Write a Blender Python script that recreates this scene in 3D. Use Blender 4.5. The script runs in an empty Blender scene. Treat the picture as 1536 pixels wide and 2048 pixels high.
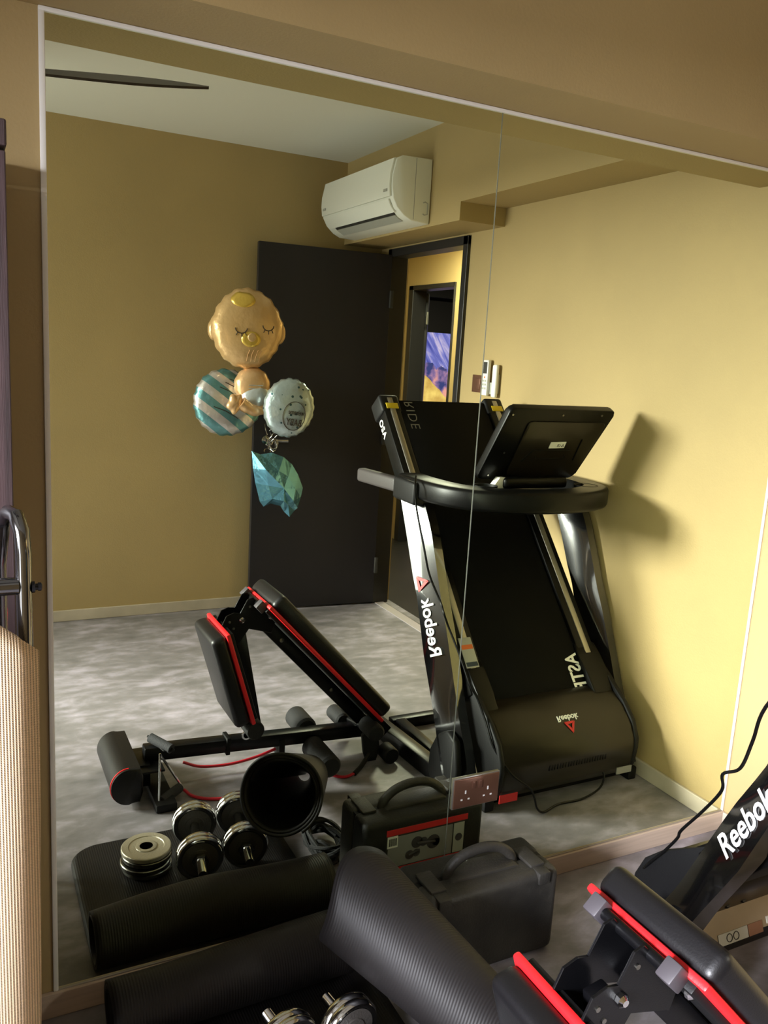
import bpy, bmesh, math, random
from mathutils import Vector, Matrix, Euler
random.seed(7)
C = bpy.context.scene.collection
SC = bpy.context.scene
PI = math.pi

# ------------------------------------------------------------------ camera
cam_d = bpy.data.cameras.new('camera'); cam = bpy.data.objects.new('camera', cam_d); C.objects.link(cam)
YAW, PITCH, ROLL, CD, CH = .4776, .184, .0591, 1.8051, 1.5273
cam_d.sensor_fit = 'HORIZONTAL'; cam_d.sensor_width = 36.0
cam_d.lens = 1680.3 / 1536 * 36.0
cam_d.clip_start = .05
_f = Vector((math.sin(YAW), math.cos(YAW), 0)); _r = Vector((math.cos(YAW), -math.sin(YAW), 0)); _u = Vector((0, 0, 1))
_f2 = _f * math.cos(PITCH) - _u * math.sin(PITCH); _u2 = _u * math.cos(PITCH) + _f * math.sin(PITCH)
_r3 = _r * math.cos(ROLL) + _u2 * math.sin(ROLL); _u3 = _u2 * math.cos(ROLL) - _r * math.sin(ROLL)
mt = Matrix((_r3, _u3, -_f2)).transposed().to_4x4(); mt.translation = Vector((0, -CD, CH))
cam.matrix_world = mt
SC.camera = cam

# ------------------------------------------------------------------ world, light, exposure
w = bpy.data.worlds.new('world'); SC.world = w; w.use_nodes = True
w.node_tree.nodes['Background'].inputs[0].default_value = (.75, .88, 1.0, 1)
w.node_tree.nodes['Background'].inputs[1].default_value = 1.0
def area(name, loc, rot, sx, sy, power, col):
    d = bpy.data.lights.new(name, 'AREA'); d.shape = 'RECTANGLE'; d.size = sx; d.size_y = sy
    d.energy = power; d.color = col
    o = bpy.data.objects.new(name, d); C.objects.link(o); o.location = loc; o.rotation_euler = rot
    return o
# daylight through the balcony opening in the left wall, outside the frame
dl = area('daylight', (-4.7, -2.75, 2.45), (0, 0, 0), 1.8, 1.5, 1380, (.91, .92, 1.0))
dl.rotation_euler = Vector((6.4, 1.5, -1.3)).to_track_quat('-Z', 'Y').to_euler()
area('sky_glow', (-1.75, -2.1, 1.0), (0, -PI / 2, 0), 1.95, .95, 25, (.95, .96, 1.0))
# lamp in the corridor outside the door and a dim unseen fill light in the far room
area('corridor_light', (2.86, -3.1, 2.36), (0, 0, 0), .5, .5, 40, (1.0, 1.0, .86))
area('bedroom_fill', (4.2, -4.6, 2.36), (0, 0, 0), .4, .4, 9.0, (1.0, .92, .85))
VS = SC.view_settings
VS.view_transform = 'Standard'; VS.look = 'None'; VS.gamma = 1.0; VS.use_curve_mapping = False
VS.exposure = 0.55

# ------------------------------------------------------------------ materials
def lin(c):
    return tuple(((v / 255) / 12.92 if v / 255 <= .04045 else ((v / 255 + .055) / 1.055) ** 2.4) for v in c) + (1,)
def mat(name, col, rough=.5, metal=0, spec=.5, coat=0, bump=0, bscale=60, vary=0, vscale=5, stretch=None, emit=None, es=1):
    m = bpy.data.materials.new(name); m.use_nodes = True; nt = m.node_tree; b = nt.nodes['Principled BSDF']
    b.inputs['Base Color'].default_value = lin(col)
    b.inputs['Roughness'].default_value = rough; b.inputs['Metallic'].default_value = metal
    b.inputs['Specular IOR Level'].default_value = spec
    if coat: b.inputs['Coat Weight'].default_value = coat; b.inputs['Coat Roughness'].default_value = .05
    if emit: b.inputs['Emission Color'].default_value = lin(emit); b.inputs['Emission Strength'].default_value = es
    if bump or vary:
        tc = nt.nodes.new('ShaderNodeTexCoord'); mp = nt.nodes.new('ShaderNodeMapping')
        nt.links.new(tc.outputs['Object'], mp.inputs[0])
        if stretch: mp.inputs['Scale'].default_value = stretch
    if vary:
        n = nt.nodes.new('ShaderNodeTexNoise'); n.inputs['Scale'].default_value = vscale; n.inputs['Detail'].default_value = 5
        nt.links.new(mp.outputs[0], n.inputs[0])
        r = nt.nodes.new('ShaderNodeValToRGB'); r.color_ramp.elements[0].position = .3; r.color_ramp.elements[1].position = .7
        c0 = lin([max(0, v * (1 - vary)) for v in col]); c1 = lin([min(255, v * (1 + vary)) for v in col])
        r.color_ramp.elements[0].color = c0; r.color_ramp.elements[1].color = c1
        nt.links.new(n.outputs[0], r.inputs[0]); nt.links.new(r.outputs[0], b.inputs['Base Color'])
    if bump:
        n2 = nt.nodes.new('ShaderNodeTexNoise'); n2.inputs['Scale'].default_value = bscale; n2.inputs['Detail'].default_value = 4
        nt.links.new(mp.outputs[0], n2.inputs[0])
        bp = nt.nodes.new('ShaderNodeBump'); bp.inputs['Strength'].default_value = bump; bp.inputs['Distance'].default_value = .004
        nt.links.new(n2.outputs[0], bp.inputs['Height']); nt.links.new(bp.outputs[0], b.inputs['Normal'])
    return m
M = {}
M['paint'] = mat('khaki_wall_paint', (172, 149, 102), .62, vary=.03, vscale=1.5, bump=.12, bscale=160)
M['ceil'] = mat('white_ceiling_paint', (222, 222, 214), .7, bump=.08, bscale=120)
M['skirt'] = mat('pale_skirting', (188, 176, 158), .4, vary=.06, vscale=6)
M['skirtw'] = mat('wood_skirting', (184, 164, 146), .45, vary=.06, vscale=3, stretch=(1, 8, 22))
M['silicone'] = mat('white_silicone', (235, 232, 225), .35)
M['silgrey'] = mat('grey_sealant', (150, 140, 128), .4)
M['glassedge'] = mat('glass_edge', (160, 166, 150), .15, metal=.6)
M['door'] = mat('dark_laminate_door', (33, 30, 34), .45, spec=.35, vary=.14, vscale=2, bump=.1, bscale=90, stretch=(1, 1, .25))
M['doorfr'] = mat('dark_door_frame', (38, 36, 36), .4)
M['black'] = mat('satin_black_plastic', (7, 7, 7), .38, spec=.25, bump=.05, bscale=300)
M['matte'] = mat('matte_black_plastic', (11, 11, 12), .55, spec=.3, bump=.1, bscale=260)
M['gloss'] = mat('gloss_black_steel', (7, 7, 9), .16, spec=1.0, coat=1.0)
M['gloss'].node_tree.nodes['Principled BSDF'].inputs['Coat IOR'].default_value = 2.0
M['steelb'] = mat('black_powder_coated_steel', (8, 8, 10), .32, spec=.35, bump=.05, bscale=350)
M['hood'] = mat('brushed_dark_hood', (31, 26, 19), .3, metal=.0, coat=.12, spec=.3, bump=.02, bscale=200)
M['belt'] = mat('black_belt', (4, 4, 4), .75, spec=.15, bump=.2, bscale=500)
M['silver'] = mat('silver_strip', (170, 166, 156), .35, metal=.7)
M['chrome'] = mat('chrome', (215, 215, 215), .12, metal=1)
M['steel'] = mat('dull_steel', (150, 148, 140), .28, metal=1, bump=.15, bscale=120)
M['white'] = mat('white_print', (240, 240, 238), .5)
M['grey'] = mat('grey_print', (135, 133, 130), .5)
M['red'] = mat('red_print', (205, 40, 42), .5)
M['redpipe'] = mat('red_vinyl_piping', (226, 28, 34), .45, bump=.1, bscale=200)
M['redcord'] = mat('red_resistance_cord', (196, 24, 44), .4)
M['vinyl'] = mat('black_vinyl', (14, 13, 15), .42, spec=.4, bump=.08, bscale=260)
M['foam'] = mat('black_foam', (15, 15, 17), .75, bump=.5, bscale=320)
M['foamg'] = mat('grey_foam', (52, 52, 56), .8, bump=.5, bscale=320)
M['greycap'] = mat('grey_plastic_cap', (64, 60, 64), .5)
M['yellow'] = mat('yellow_tag', (214, 186, 20), .5)
M['orange'] = mat('orange_print', (222, 110, 50), .5)
M['navy'] = mat('navy_print', (40, 58, 76), .5)
M['tan'] = mat('tan_steel_plate', (140, 122, 96), .35, vary=.08, vscale=5)
M['lilac'] = mat('grip_grey', (60, 55, 55), .6, bump=.2, bscale=300)
M['ac'] = mat('white_ac_plastic', (236, 236, 228), .35)
M['acg'] = mat('grey_ac_plastic', (176, 176, 168), .4)
M['acd'] = mat('dark_vent', (50, 48, 44), .6)
M['copper'] = mat('bronze_switch_plate', (128, 92, 74), .32, metal=.55, bump=.03, bscale=200)
M['copperd'] = mat('bronze_rocker', (120, 84, 68), .35, metal=.45)
M['remw'] = mat('white_remote_plastic', (232, 230, 222), .4)
M['case'] = mat('dusty_black_blow_moulded_plastic', (40, 38, 34), .55, vary=.45, vscale=9, bump=.3, bscale=160)
M['cased'] = mat('black_case_shell', (17, 17, 15), .6, vary=.2, vscale=12, bump=.3, bscale=160)
M['plateface'] = mat('grey_cast_iron', (78, 74, 70), .5, metal=.15, bump=.3, bscale=220)
M['platesil'] = mat('silver_cast_iron', (196, 188, 168), .4, metal=.55, bump=.3, bscale=220)
M['wood'] = mat('dark_wenge_veneer', (50, 37, 38), .5, vary=.3, vscale=5, stretch=(14, 14, .7), bump=.15, bscale=40)
M['threshold'] = mat('aluminium_threshold', (215, 205, 205), .3, metal=.5)
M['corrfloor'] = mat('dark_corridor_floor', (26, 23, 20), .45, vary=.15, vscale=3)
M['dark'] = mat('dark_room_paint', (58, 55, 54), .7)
M['ribbon'] = mat('silver_ribbon', (190, 190, 190), .2, metal=1)
M['fan'] = mat('dark_fan_blade', (62, 48, 40), .45)

def floor_mat():
    m = bpy.data.materials.new('mottled_grey_vinyl_floor'); m.use_nodes = True; nt = m.node_tree; b = nt.nodes['Principled BSDF']
    tc = nt.nodes.new('ShaderNodeTexCoord')
    n = nt.nodes.new('ShaderNodeTexNoise'); n.inputs['Scale'].default_value = 3.2; n.inputs['Detail'].default_value = 7; n.inputs['Roughness'].default_value = .62; n.inputs['Distortion'].default_value = .5
    n2 = nt.nodes.new('ShaderNodeTexNoise'); n2.inputs['Scale'].default_value = 11; n2.inputs['Detail'].default_value = 4
    mp = nt.nodes.new('ShaderNodeMapping'); mp.inputs['Scale'].default_value = (1, 1.8, 1)
    nt.links.new(tc.outputs['Object'], mp.inputs[0])
    nt.links.new(mp.outputs[0], n.inputs[0]); nt.links.new(mp.outputs[0], n2.inputs[0])
    mx = nt.nodes.new('ShaderNodeMath'); mx.operation = 'MULTIPLY_ADD'; mx.inputs[1].default_value = .65
    m2 = nt.nodes.new('ShaderNodeMath'); m2.operation = 'MULTIPLY'; m2.inputs[1].default_value = .35
    nt.links.new(n2.outputs[0], m2.inputs[0]); nt.links.new(n.outputs[0], mx.inputs[0]); nt.links.new(m2.outputs[0], mx.inputs[2])
    r = nt.nodes.new('ShaderNodeValToRGB')
    r.color_ramp.elements[0].position = .34; r.color_ramp.elements[0].color = lin((100, 97, 98))
    r.color_ramp.elements[1].position = .66; r.color_ramp.elements[1].color = lin((166, 158, 170))
    e = r.color_ramp.elements.new(.5); e.color = lin((126, 121, 124))
    nt.links.new(mx.outputs[0], r.inputs[0]); nt.links.new(r.outputs[0], b.inputs['Base Color'])
    b.inputs['Roughness'].default_value = .42
    bp = nt.nodes.new('ShaderNodeBump'); bp.inputs['Strength'].default_value = .15; bp.inputs['Distance'].default_value = .003
    nt.links.new(n2.outputs[0], bp.inputs['Height']); nt.links.new(bp.outputs[0], b.inputs['Normal'])
    return m
M['floor'] = floor_mat()
def mirror_mat():
    m = bpy.data.materials.new('mirror_silver'); m.use_nodes = True; b = m.node_tree.nodes['Principled BSDF']
    b.inputs['Base Color'].default_value = (.86, .90, .69, 1); b.inputs['Metallic'].default_value = 1; b.inputs['Roughness'].default_value = 0
    return m
M['mirror'] = mirror_mat()
def rib_mat(name, col, pitch, rough, strength=.6, fabric=False, dist=.0015):
    m = bpy.data.materials.new(name); m.use_nodes = True; nt = m.node_tree; b = nt.nodes['Principled BSDF']
    uv = nt.nodes.new('ShaderNodeUVMap'); sp = nt.nodes.new('ShaderNodeSeparateXYZ'); nt.links.new(uv.outputs[0], sp.inputs[0])
    def sine(out, p):
        a = nt.nodes.new('ShaderNodeMath'); a.operation = 'MULTIPLY'; a.inputs[1].default_value = 2 * PI / p
        s = nt.nodes.new('ShaderNodeMath'); s.operation = 'SINE'
        nt.links.new(out, a.inputs[0]); nt.links.new(a.outputs[0], s.inputs[0]); return s.outputs[0]
    h = sine(sp.outputs[0], pitch)
    if fabric:
        g = sine(sp.outputs[1], pitch * .7)
        ad = nt.nodes.new('ShaderNodeMath'); ad.operation = 'MULTIPLY'; nt.links.new(h, ad.inputs[0]); nt.links.new(g, ad.inputs[1])
        ad2 = nt.nodes.new('ShaderNodeMath'); ad2.operation = 'ADD'; nt.links.new(h, ad2.inputs[0]); nt.links.new(ad.outputs[0], ad2.inputs[1]); h = ad2.outputs[0]
        r = nt.nodes.new('ShaderNodeMapRange'); r.inputs[1].default_value = -1.6; r.inputs[2].default_value = 1.6
        cr = nt.nodes.new('ShaderNodeValToRGB'); cr.color_ramp.elements[0].color = lin([v * .62 for v in col]); cr.color_ramp.elements[1].color = lin([min(255, v * 1.12) for v in col])
        nt.links.new(h, r.inputs[0]); nt.links.new(r.outputs[0], cr.inputs[0]); nt.links.new(cr.outputs[0], b.inputs['Base Color'])
    else:
        b.inputs['Base Color'].default_value = lin(col)
    b.inputs['Roughness'].default_value = rough; b.inputs['Specular IOR Level'].default_value = .35
    bp = nt.nodes.new('ShaderNodeBump'); bp.inputs['Strength'].default_value = strength; bp.inputs['Distance'].default_value = dist
    nt.links.new(h, bp.inputs['Height']); nt.links.new(bp.outputs[0], b.inputs['Normal'])
    return m
M['mat'] = rib_mat('ribbed_black_foam_mat', (25, 22, 22), .0065, .55, .15)
M['sling'] = rib_mat('tan_woven_sling', (226, 196, 160), .0036, .8, .6, True)

# ------------------------------------------------------------------ mesh helpers (world coordinates; W flips mirror depth to room depth)
def W(x, d, z): return Vector((x, -d, z))
class MB:
    def __init__(self): self.bm = bmesh.new(); self.uv = None
    def merge(self, b2, mtx=None):
        if mtx is not None: bmesh.ops.transform(b2, matrix=mtx, verts=b2.verts)
        me = bpy.data.meshes.new('tmp'); b2.to_mesh(me); b2.free(); self.bm.from_mesh(me); bpy.data.meshes.remove(me); return self
    def box(self, lo, hi, bev=0, seg=2, mtx=None):
        lo = Vector(lo); hi = Vector(hi); lo, hi = Vector(map(min, lo, hi)), Vector(map(max, lo, hi))
        b = bmesh.new(); bmesh.ops.create_cube(b, size=1)
        s = hi - lo
        bmesh.ops.transform(b, matrix=Matrix.Translation((lo + hi) / 2) @ Matrix.Diagonal((s.x, s.y, s.z, 1)), verts=b.verts)
        if bev: bmesh.ops.bevel(b, geom=b.edges[:], offset=min(bev, .45 * min(s)), segments=seg, affect='EDGES', profile=.5)
        return self.merge(b, mtx)
    def wbox(self, x0, x1, d0, d1, z0, z1, bev=0, seg=2): return self.box((x0, -d0, z0), (x1, -d1, z1), bev, seg)
    def obox(self, c, ax, ay, az, size, bev=0, seg=2):
        """oriented box: centre, three axes, full size"""
        ax, ay, az = Vector(ax).normalized(), Vector(ay).normalized(), Vector(az).normalized()
        m = Matrix((ax, ay, az)).transposed().to_4x4(); m.translation = Vector(c)
        s = Vector(size) / 2
        return self.box(-s, s, bev, seg, m)
    def tube(self, pts, r, n=12, caps=True, taper=None):
        pts = [Vector(p) for p in pts]; rings = []; prev = None
        for i, p in enumerate(pts):
            a = pts[max(i - 1, 0)]; c = pts[min(i + 1, len(pts) - 1)]; t = (c - a).normalized()
            if prev is None:
                ref = Vector((0, 0, 1)) if abs(t.z) < .9 else Vector((1, 0, 0)); u = t.cross(ref).normalized()
            else: u = (prev - t * prev.dot(t)).normalized()
            prev = u; v = t.cross(u)
            rr = r if taper is None else taper[i]
            rings.append([self.bm.verts.new(p + (u * math.cos(2 * PI * k / n) + v * math.sin(2 * PI * k / n)) * rr) for k in range(n)])
        for i in range(len(rings) - 1):
            for k in range(n):
                self.bm.faces.new((rings[i][k], rings[i][(k + 1) % n], rings[i + 1][(k + 1) % n], rings[i + 1][k]))
        if caps: self.bm.faces.new(rings[0][::-1]); self.bm.faces.new(rings[-1])
        return self
    def lathe(self, prof, o, ax, n=40):
        """prof: (radius, height) along ax from o"""
        ax = Vector(ax).normalized(); o = Vector(o); ref = Vector((0, 0, 1)) if abs(ax.z) < .9 else Vector((1, 0, 0))
        u = ax.cross(ref).normalized(); v = ax.cross(u); rings = []
        for r, h in prof:
            r = max(r, 1e-4)
            rings.append([self.bm.verts.new(o + ax * h + (u * math.cos(2 * PI * k / n) + v * math.sin(2 * PI * k / n)) * r) for k in range(n)])
        for i in range(len(rings) - 1):
            for k in range(n): self.bm.faces.new((rings[i][k], rings[i][(k + 1) % n], rings[i + 1][(k + 1) % n], rings[i + 1][k]))
        self.bm.faces.new(rings[0][::-1]); self.bm.faces.new(rings[-1])
        return self
    def prism(self, poly, vec, bev=0, seg=2):
        """closed polygon of 3-D points extruded by vec"""
        b = bmesh.new(); vec = Vector(vec)
        a = [b.verts.new(Vector(p)) for p in poly]; c = [b.verts.new(Vector(p) + vec) for p in poly]; n = len(a)
        f1 = b.faces.new(a); f2 = b.faces.new(c[::-1])
        for k in range(n): b.faces.new((a[k], c[k], c[(k + 1) % n], a[(k + 1) % n]))
        if bev:
            es = [e for e in b.edges if (f1 in e.link_faces or f2 in e.link_faces)]
            bmesh.ops.bevel(b, geom=es, offset=bev, segments=seg, affect='EDGES', profile=.5)
        return self.merge(b)
    def sheet(self, grid, uvs=None, closed_u=False):
        """grid[i][j] of points -> quads with UVs"""
        vs = [[self.bm.verts.new(Vector(p)) for p in row] for row in grid]
        lay = self.bm.loops.layers.uv.verify()
        ni = len(vs)
        for i in range(ni - (0 if closed_u else 1)):
            for j in range(len(vs[0]) - 1):
                i2 = (i + 1) % ni
                q = ((i, j), (i2, j), (i2, j + 1), (i, j + 1))
                f = self.bm.faces.new([vs[a][b] for a, b in q])
                if uvs:
                    for l, (a, b) in zip(f.loops, q): l[lay].uv = uvs[a][b]
        return self
    def build(self, name, m, parent=None, smooth=35, solid=0):
        me = bpy.data.meshes.new(name)
        bmesh.ops.recalc_face_normals(self.bm, faces=self.bm.faces[:])
        org = Vector((0, 0, 0))
        if parent is not None:
            q = parent
            while q is not None: org += q.location; q = q.parent
        else:
            xs = [v.co for v in self.bm.verts]
            org = Vector(((min(p.x for p in xs) + max(p.x for p in xs)) / 2, (min(p.y for p in xs) + max(p.y for p in xs)) / 2, min(p.z for p in xs)))
        bmesh.ops.translate(self.bm, vec=-org, verts=self.bm.verts)
        self.bm.to_mesh(me); self.bm.free()
        if smooth:
            for p in me.polygons: p.use_smooth = True
            me.set_sharp_from_angle(angle=math.radians(smooth))
        me.materials.append(m)
        o = bpy.data.objects.new(name, me); C.objects.link(o)
        if parent is not None: o.parent = parent
        else: o.location = org
        if solid:
            s = o.modifiers.new('thickness', 'SOLIDIFY'); s.thickness = solid; s.offset = 0
        return o
def tag(o, label, cat, group=None):
    o['label'] = label; o['category'] = cat
    if group: o['group'] = group
    return o
def thing(name, loc, label, cat, group=None):
    o = bpy.data.objects.new(name, None); o.empty_display_size = .1; C.objects.link(o); o.location = loc
    return tag(o, label, cat, group)
def struct(o): o['kind'] = 'structure'; return o
def text_mesh(s, size, o, u, v, m, parent, bold=0.0, squash=1.0, name='lettering', align='LEFT', spacing=1.0, warp=None, depth=.0006):
    """flat print laid along u (reading direction) and v (letter up) from point o"""
    cu = bpy.data.curves.new('t', 'FONT'); cu.body = s; cu.size = size; cu.offset = bold; cu.align_x = align; cu.space_character = spacing
    cu.resolution_u = 3; cu.extrude = depth
    to = bpy.data.objects.new('t', cu); C.objects.link(to)
    dg = bpy.context.evaluated_depsgraph_get(); me = bpy.data.meshes.new_from_object(to.evaluated_get(dg))
    bpy.data.objects.remove(to); bpy.data.curves.remove(cu)
    u = Vector(u).normalized(); v = Vector(v).normalized(); n = u.cross(v)
    org = Vector((0, 0, 0)); q = parent
    while q is not None: org += q.location; q = q.parent
    for vert in me.vertices:
        c = vert.co
        if warp: vert.co = warp(c.x * squash, c.y, c.z) - org
        else: vert.co = Vector(o) + u * (c.x * squash) + v * c.y + n * (c.z + .0006) - org
    me.materials.clear(); me.materials.append(m)
    ob = bpy.data.objects.new(name, me); C.objects.link(ob); ob.parent = parent
    return ob
def bez(a, b, c, d, n):
    return [((1 - t) ** 3) * Vector(a) + 3 * (1 - t) ** 2 * t * Vector(b) + 3 * (1 - t) * t * t * Vector(c) + t ** 3 * Vector(d) for t in [k / n for k in range(n + 1)]]
def catmull(pts, n=6):
    pts = [Vector(p) for p in pts]; P = [2 * pts[0] - pts[1]] + pts + [2 * pts[-1] - pts[-2]]; out = []
    for i in range(1, len(P) - 2):
        for k in range(n):
            t = k / n
            out.append(.5 * ((2 * P[i]) + (-P[i - 1] + P[i + 1]) * t + (2 * P[i - 1] - 5 * P[i] + 4 * P[i + 1] - P[i + 2]) * t * t + (-P[i - 1] + 3 * P[i] - 3 * P[i + 1] + P[i + 2]) * t ** 3))
    return out + [P[-2]]

# ------------------------------------------------------------------ room shell
XL, XS, XR, ZT, ZB = .170, 1.189, 2.309, 2.1206, .062
RW, RD, RH = -1.6, 2.885, 2.6
XB, ZB1, ZB2, YD = 2.061, 2.228, 2.147, 1.609
WT = .12
struct(MB().wbox(RW - WT, XR + WT, -WT, RD + WT, -.1, 0).build('floor', M['floor'], smooth=0))
struct(MB().wbox(RW - WT, XR + WT, -WT, RD + WT, RH, RH + .1).build('ceiling', M['ceil'], smooth=0))
struct(MB().wbox(RW - WT, XR + WT, -WT, 0, 0, RH).build('wall_front', M['paint'], smooth=0))
WD0, WDM, WD1, WSILL, WZ1 = 1.0, 1.62, 2.6, 1.15, 2.05  # unseen opening: sill and head heights shaped to shade floor and upper wall
b = MB(); b.wbox(RW - WT, RW, 0, WD0, 0, RH); b.wbox(RW - WT, RW, WD0, WDM, 0, WSILL); b.wbox(RW - WT, RW, WD1, RD, 0, RH); b.wbox(RW - WT, RW, WD0, WD1, WZ1, RH)
struct(b.build('wall_left', M['paint'], smooth=0))
struct(MB().wbox(RW - WT, XR + WT, RD, RD + WT, 0, RH).build('wall_back', M['paint'], smooth=0))
wf = MB()
for d, z0 in ((WD0, WSILL), (WDM - .02, 0), (WD1 - .05, 0)): wf.wbox(RW - .07, RW + .005, d, d + .04, z0, WZ1, .004)
wf.wbox(RW - .07, RW + .005, WD0, WD1, WZ1 - .05, WZ1, .004)
struct(wf.build('window_1', M['silver'], smooth=0))
# right wall with the doorway
DY0, DY1, DZ = 1.893, 2.76, 2.137
b = MB(); b.wbox(XR, XR + WT, 0, DY0, 0, RH); b.wbox(XR, XR + WT, DY1, RD, 0, RH); b.wbox(XR, XR + WT, DY0, DY1, DZ, RH)
struct(b.build('wall_right', M['paint'], smooth=0))
# beams
struct(MB().wbox(RW, XR, 0, .193, ZT, RH).build('trim_1', M['paint'], smooth=0))
b = MB(); b.wbox(XB, XR, .193, YD, ZB1, RH); b.wbox(XB, XR, YD, RD, ZB2, RH)
struct(b.build('trim_2', M['paint'], smooth=0))
# skirtings
SK = .062
struct(MB().wbox(XR - .012, XR, 0.012, DY0, 0, SK, .003).build('baseboard_right', M['skirt'], smooth=0))
b = MB(); b.wbox(RW, 2.3, RD - .012, RD, 0, SK, .003)
struct(b.build('baseboard_back', M['skirt'], smooth=0))
struct(MB().wbox(RW, XR, 0, .012, 0, ZB, .002).build('baseboard_front', M['skirtw'], smooth=0))
b = MB(); b.wbox(RW, RW + .012, .012, WDM - .03, 0, SK, .003); b.wbox(RW, RW + .012, WD1, RD - .012, 0, SK, .003)
struct(b.build('baseboard_left', M['skirt'], smooth=0))

# mirror: two sheets, white sealant bead round them
t = thing('wall_mirror', W((XL + XR) / 2, 0, ZB), 'floor to beam wall mirror of two tall glass sheets behind the gym gear', 'mirror')
for x0, x1 in ((XL, XS - .0012), (XS + .0012, XR - .004)):
    MB().wbox(x0, x1, -.001, .0015, ZB, ZT - .002).build('mirror_panel', M['mirror'], t, smooth=0)
o = MB().wbox(XS - .0013, XS + .0013, -.001, .0022, ZB, ZT - .002).build('joint', M['glassedge'], t, smooth=0); o['label'] = 'thin bright joint between the two sheets'
b = MB(); b.wbox(XL - .011, XL, 0, .006, ZB, ZT - .002, .002); b.build('sealant_bead', M['silicone'], t)
b = MB(); b.wbox(XL - .011, XR - .004, 0, .007, ZT - .009, ZT - .0005, .002); b.build('sealant_bead', M['silicone'], t)
b = MB(); b.wbox(XR - .007, XR - .001, 0, .006, ZB, ZT - .01, .002); b.build('sealant_bead', M['silicone'], t)
b = MB(); b.wbox(XL - .011, XR - .004, 0, .005, ZB - .001, ZB + .003, .001); b.build('sealant_bead', M['silgrey'], t)

# socket on the mirror
t = thing('wall_socket', W(1.273, 0, .297), 'bronze double power socket set into the mirror near its joint', 'socket')
MB().wbox(1.196, 1.350, .0015, .007, .296, .389, .002).build('frame', M['silver'], t)
MB().wbox(1.199, 1.347, .006, .011, .299, .386, .003).build('face_plate', M['copper'], t)
for x in (1.262, 1.284): MB().wbox(x - .0065, x + .0065, .010, .0135, .352, .375, .002).build('rocker_switch', M['copperd'], t)
for cx in (1.236, 1.310):
    b = MB(); b.wbox(cx - .0022, cx + .0022, .0105, .0118, .341, .351); b.wbox(cx - .0145, cx - .0085, .0105, .0118, .322, .3265); b.wbox(cx + .0085, cx + .0145, .0105, .0118, .322, .3265)
    b.build('pin_hole', M['white'], t, smooth=0)

# ------------------------------------------------------------------ doorway, corridor, far room
FT = .045
t = thing('door_frame', W(XR, 2.34, 0), 'dark frame lining the doorway in the right hand wall', 'door frame')
t['kind'] = 'structure'; del t['category']; t.name = 'door_1'
for y0, y1 in ((DY0, DY0 + FT), (DY1 - FT, DY1)): MB().wbox(XR - .018, XR + .09, y0, y1, 0, DZ - .001, .003).build('jamb', M['doorfr'], t, smooth=0)
MB().wbox(XR - .018, XR + .09, DY0, DY1, DZ - FT - .001, DZ - .001, .003).build('head', M['doorfr'], t, smooth=0)
MB().wbox(XR, XR + .06, DY0 + FT, DY1 - FT, 0, .006, .002).build('threshold', M['threshold'], t, smooth=0)
# open leaf, parallel to the back wall
t = thing('door_leaf', W(1.9, 2.74, .008), 'dark laminate door standing wide open against the back wall', 'door')
hx, hd = 2.292, 2.705; ex, ed = 1.508, 2.775
u = Vector((ex - hx, -(ed - hd), 0)).normalized(); n = Vector((u.y, -u.x, 0))
if n.y < 0: n = -n
L = math.hypot(ex - hx, ed - hd); cc = (W(hx, hd, 0) + W(ex, ed, 0)) / 2
MB().obox(cc + Vector((0, 0, 1.056)) - n * .02, u, n, (0, 0, 1), (L, .04, 2.09), .002).build('leaf', M['door'], t, smooth=0)
for z in (.25, 1.05, 1.85): MB().obox(W(hx + .004, hd - .004, z), u, n, (0, 0, 1), (.022, .02, .1), .004).build('hinge', M['acd'], t)
b = MB(); hp = cc + u * (L / 2 - .07) + n * .001; hp.z = 1.015
b.lathe([(.024, 0), (.024, .008), (.012, .01), (.01, .045)], hp, n, 24); b.build('handle_rose', M['chrome'], t)
b = MB(); b.tube([hp + n * .045, hp + n * .045 - u * .04, hp + n * .044 - u * .12], .009, 12); o = b.build('door_handle', M['chrome'], t); o['label'] = 'chrome lever handle'

CX = 3.3
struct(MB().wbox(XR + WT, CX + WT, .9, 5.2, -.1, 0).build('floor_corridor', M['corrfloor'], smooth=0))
struct(MB().wbox(XR + WT, CX + WT, .9, 5.2, 2.4, 2.5).build('ceiling_corridor', M['ceil'], smooth=0))
E0, E1, EZ = 3.635, 4.335, 2.085
b = MB(); b.wbox(CX, CX + .1, .9, E0, 0, 2.4); b.wbox(CX, CX + .1, E1, 5.2, 0, 2.4); b.wbox(CX, CX + .1, E0, E1, EZ, 2.4)
struct(b.build('wall_corridor', M['paint'], smooth=0))
b = MB(); b.wbox(XR + WT, CX, 5.2, 5.3, 0, 2.4); struct(b.build('wall_corridor_end', M['paint'], smooth=0))
b = MB(); b.wbox(XR + WT, CX, .8, .9, 0, 2.4); struct(b.build('wall_corridor_start', M['paint'], smooth=0))
struct(MB().wbox(XR, XR + WT, RD + WT, 5.2, 0, 2.4).build('wall_corridor_side', M['paint'], smooth=0))
t = thing('door_2', W(CX, 3.98, 0), 'dark frame of the second doorway across the corridor', 'door frame'); t['kind'] = 'structure'; del t['category']
for y0, y1 in ((E0, E0 + .012), (E1 - .07, E1)): MB().wbox(CX - .015, CX + .11, y0, y1, 0, EZ, .003).build('jamb', M['doorfr'], t, smooth=0)
MB().wbox(CX - .015, CX + .11, E0, E1, EZ - .035, EZ, .003).build('head', M['doorfr'], t, smooth=0)
t = thing('bedroom_door_leaf', W(3.8, 4.30, .01), 'dark door of the far room, opened inwards beside the lit screen', 'door')
MB().obox(W(CX + .13 + .21, 4.30 + .36, 1.03), (.5, -.866, 0), (.866, .5, 0), (0, 0, 1), (.80, .035, 2.02), .003).build('leaf', M['door'], t, smooth=0)
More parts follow.
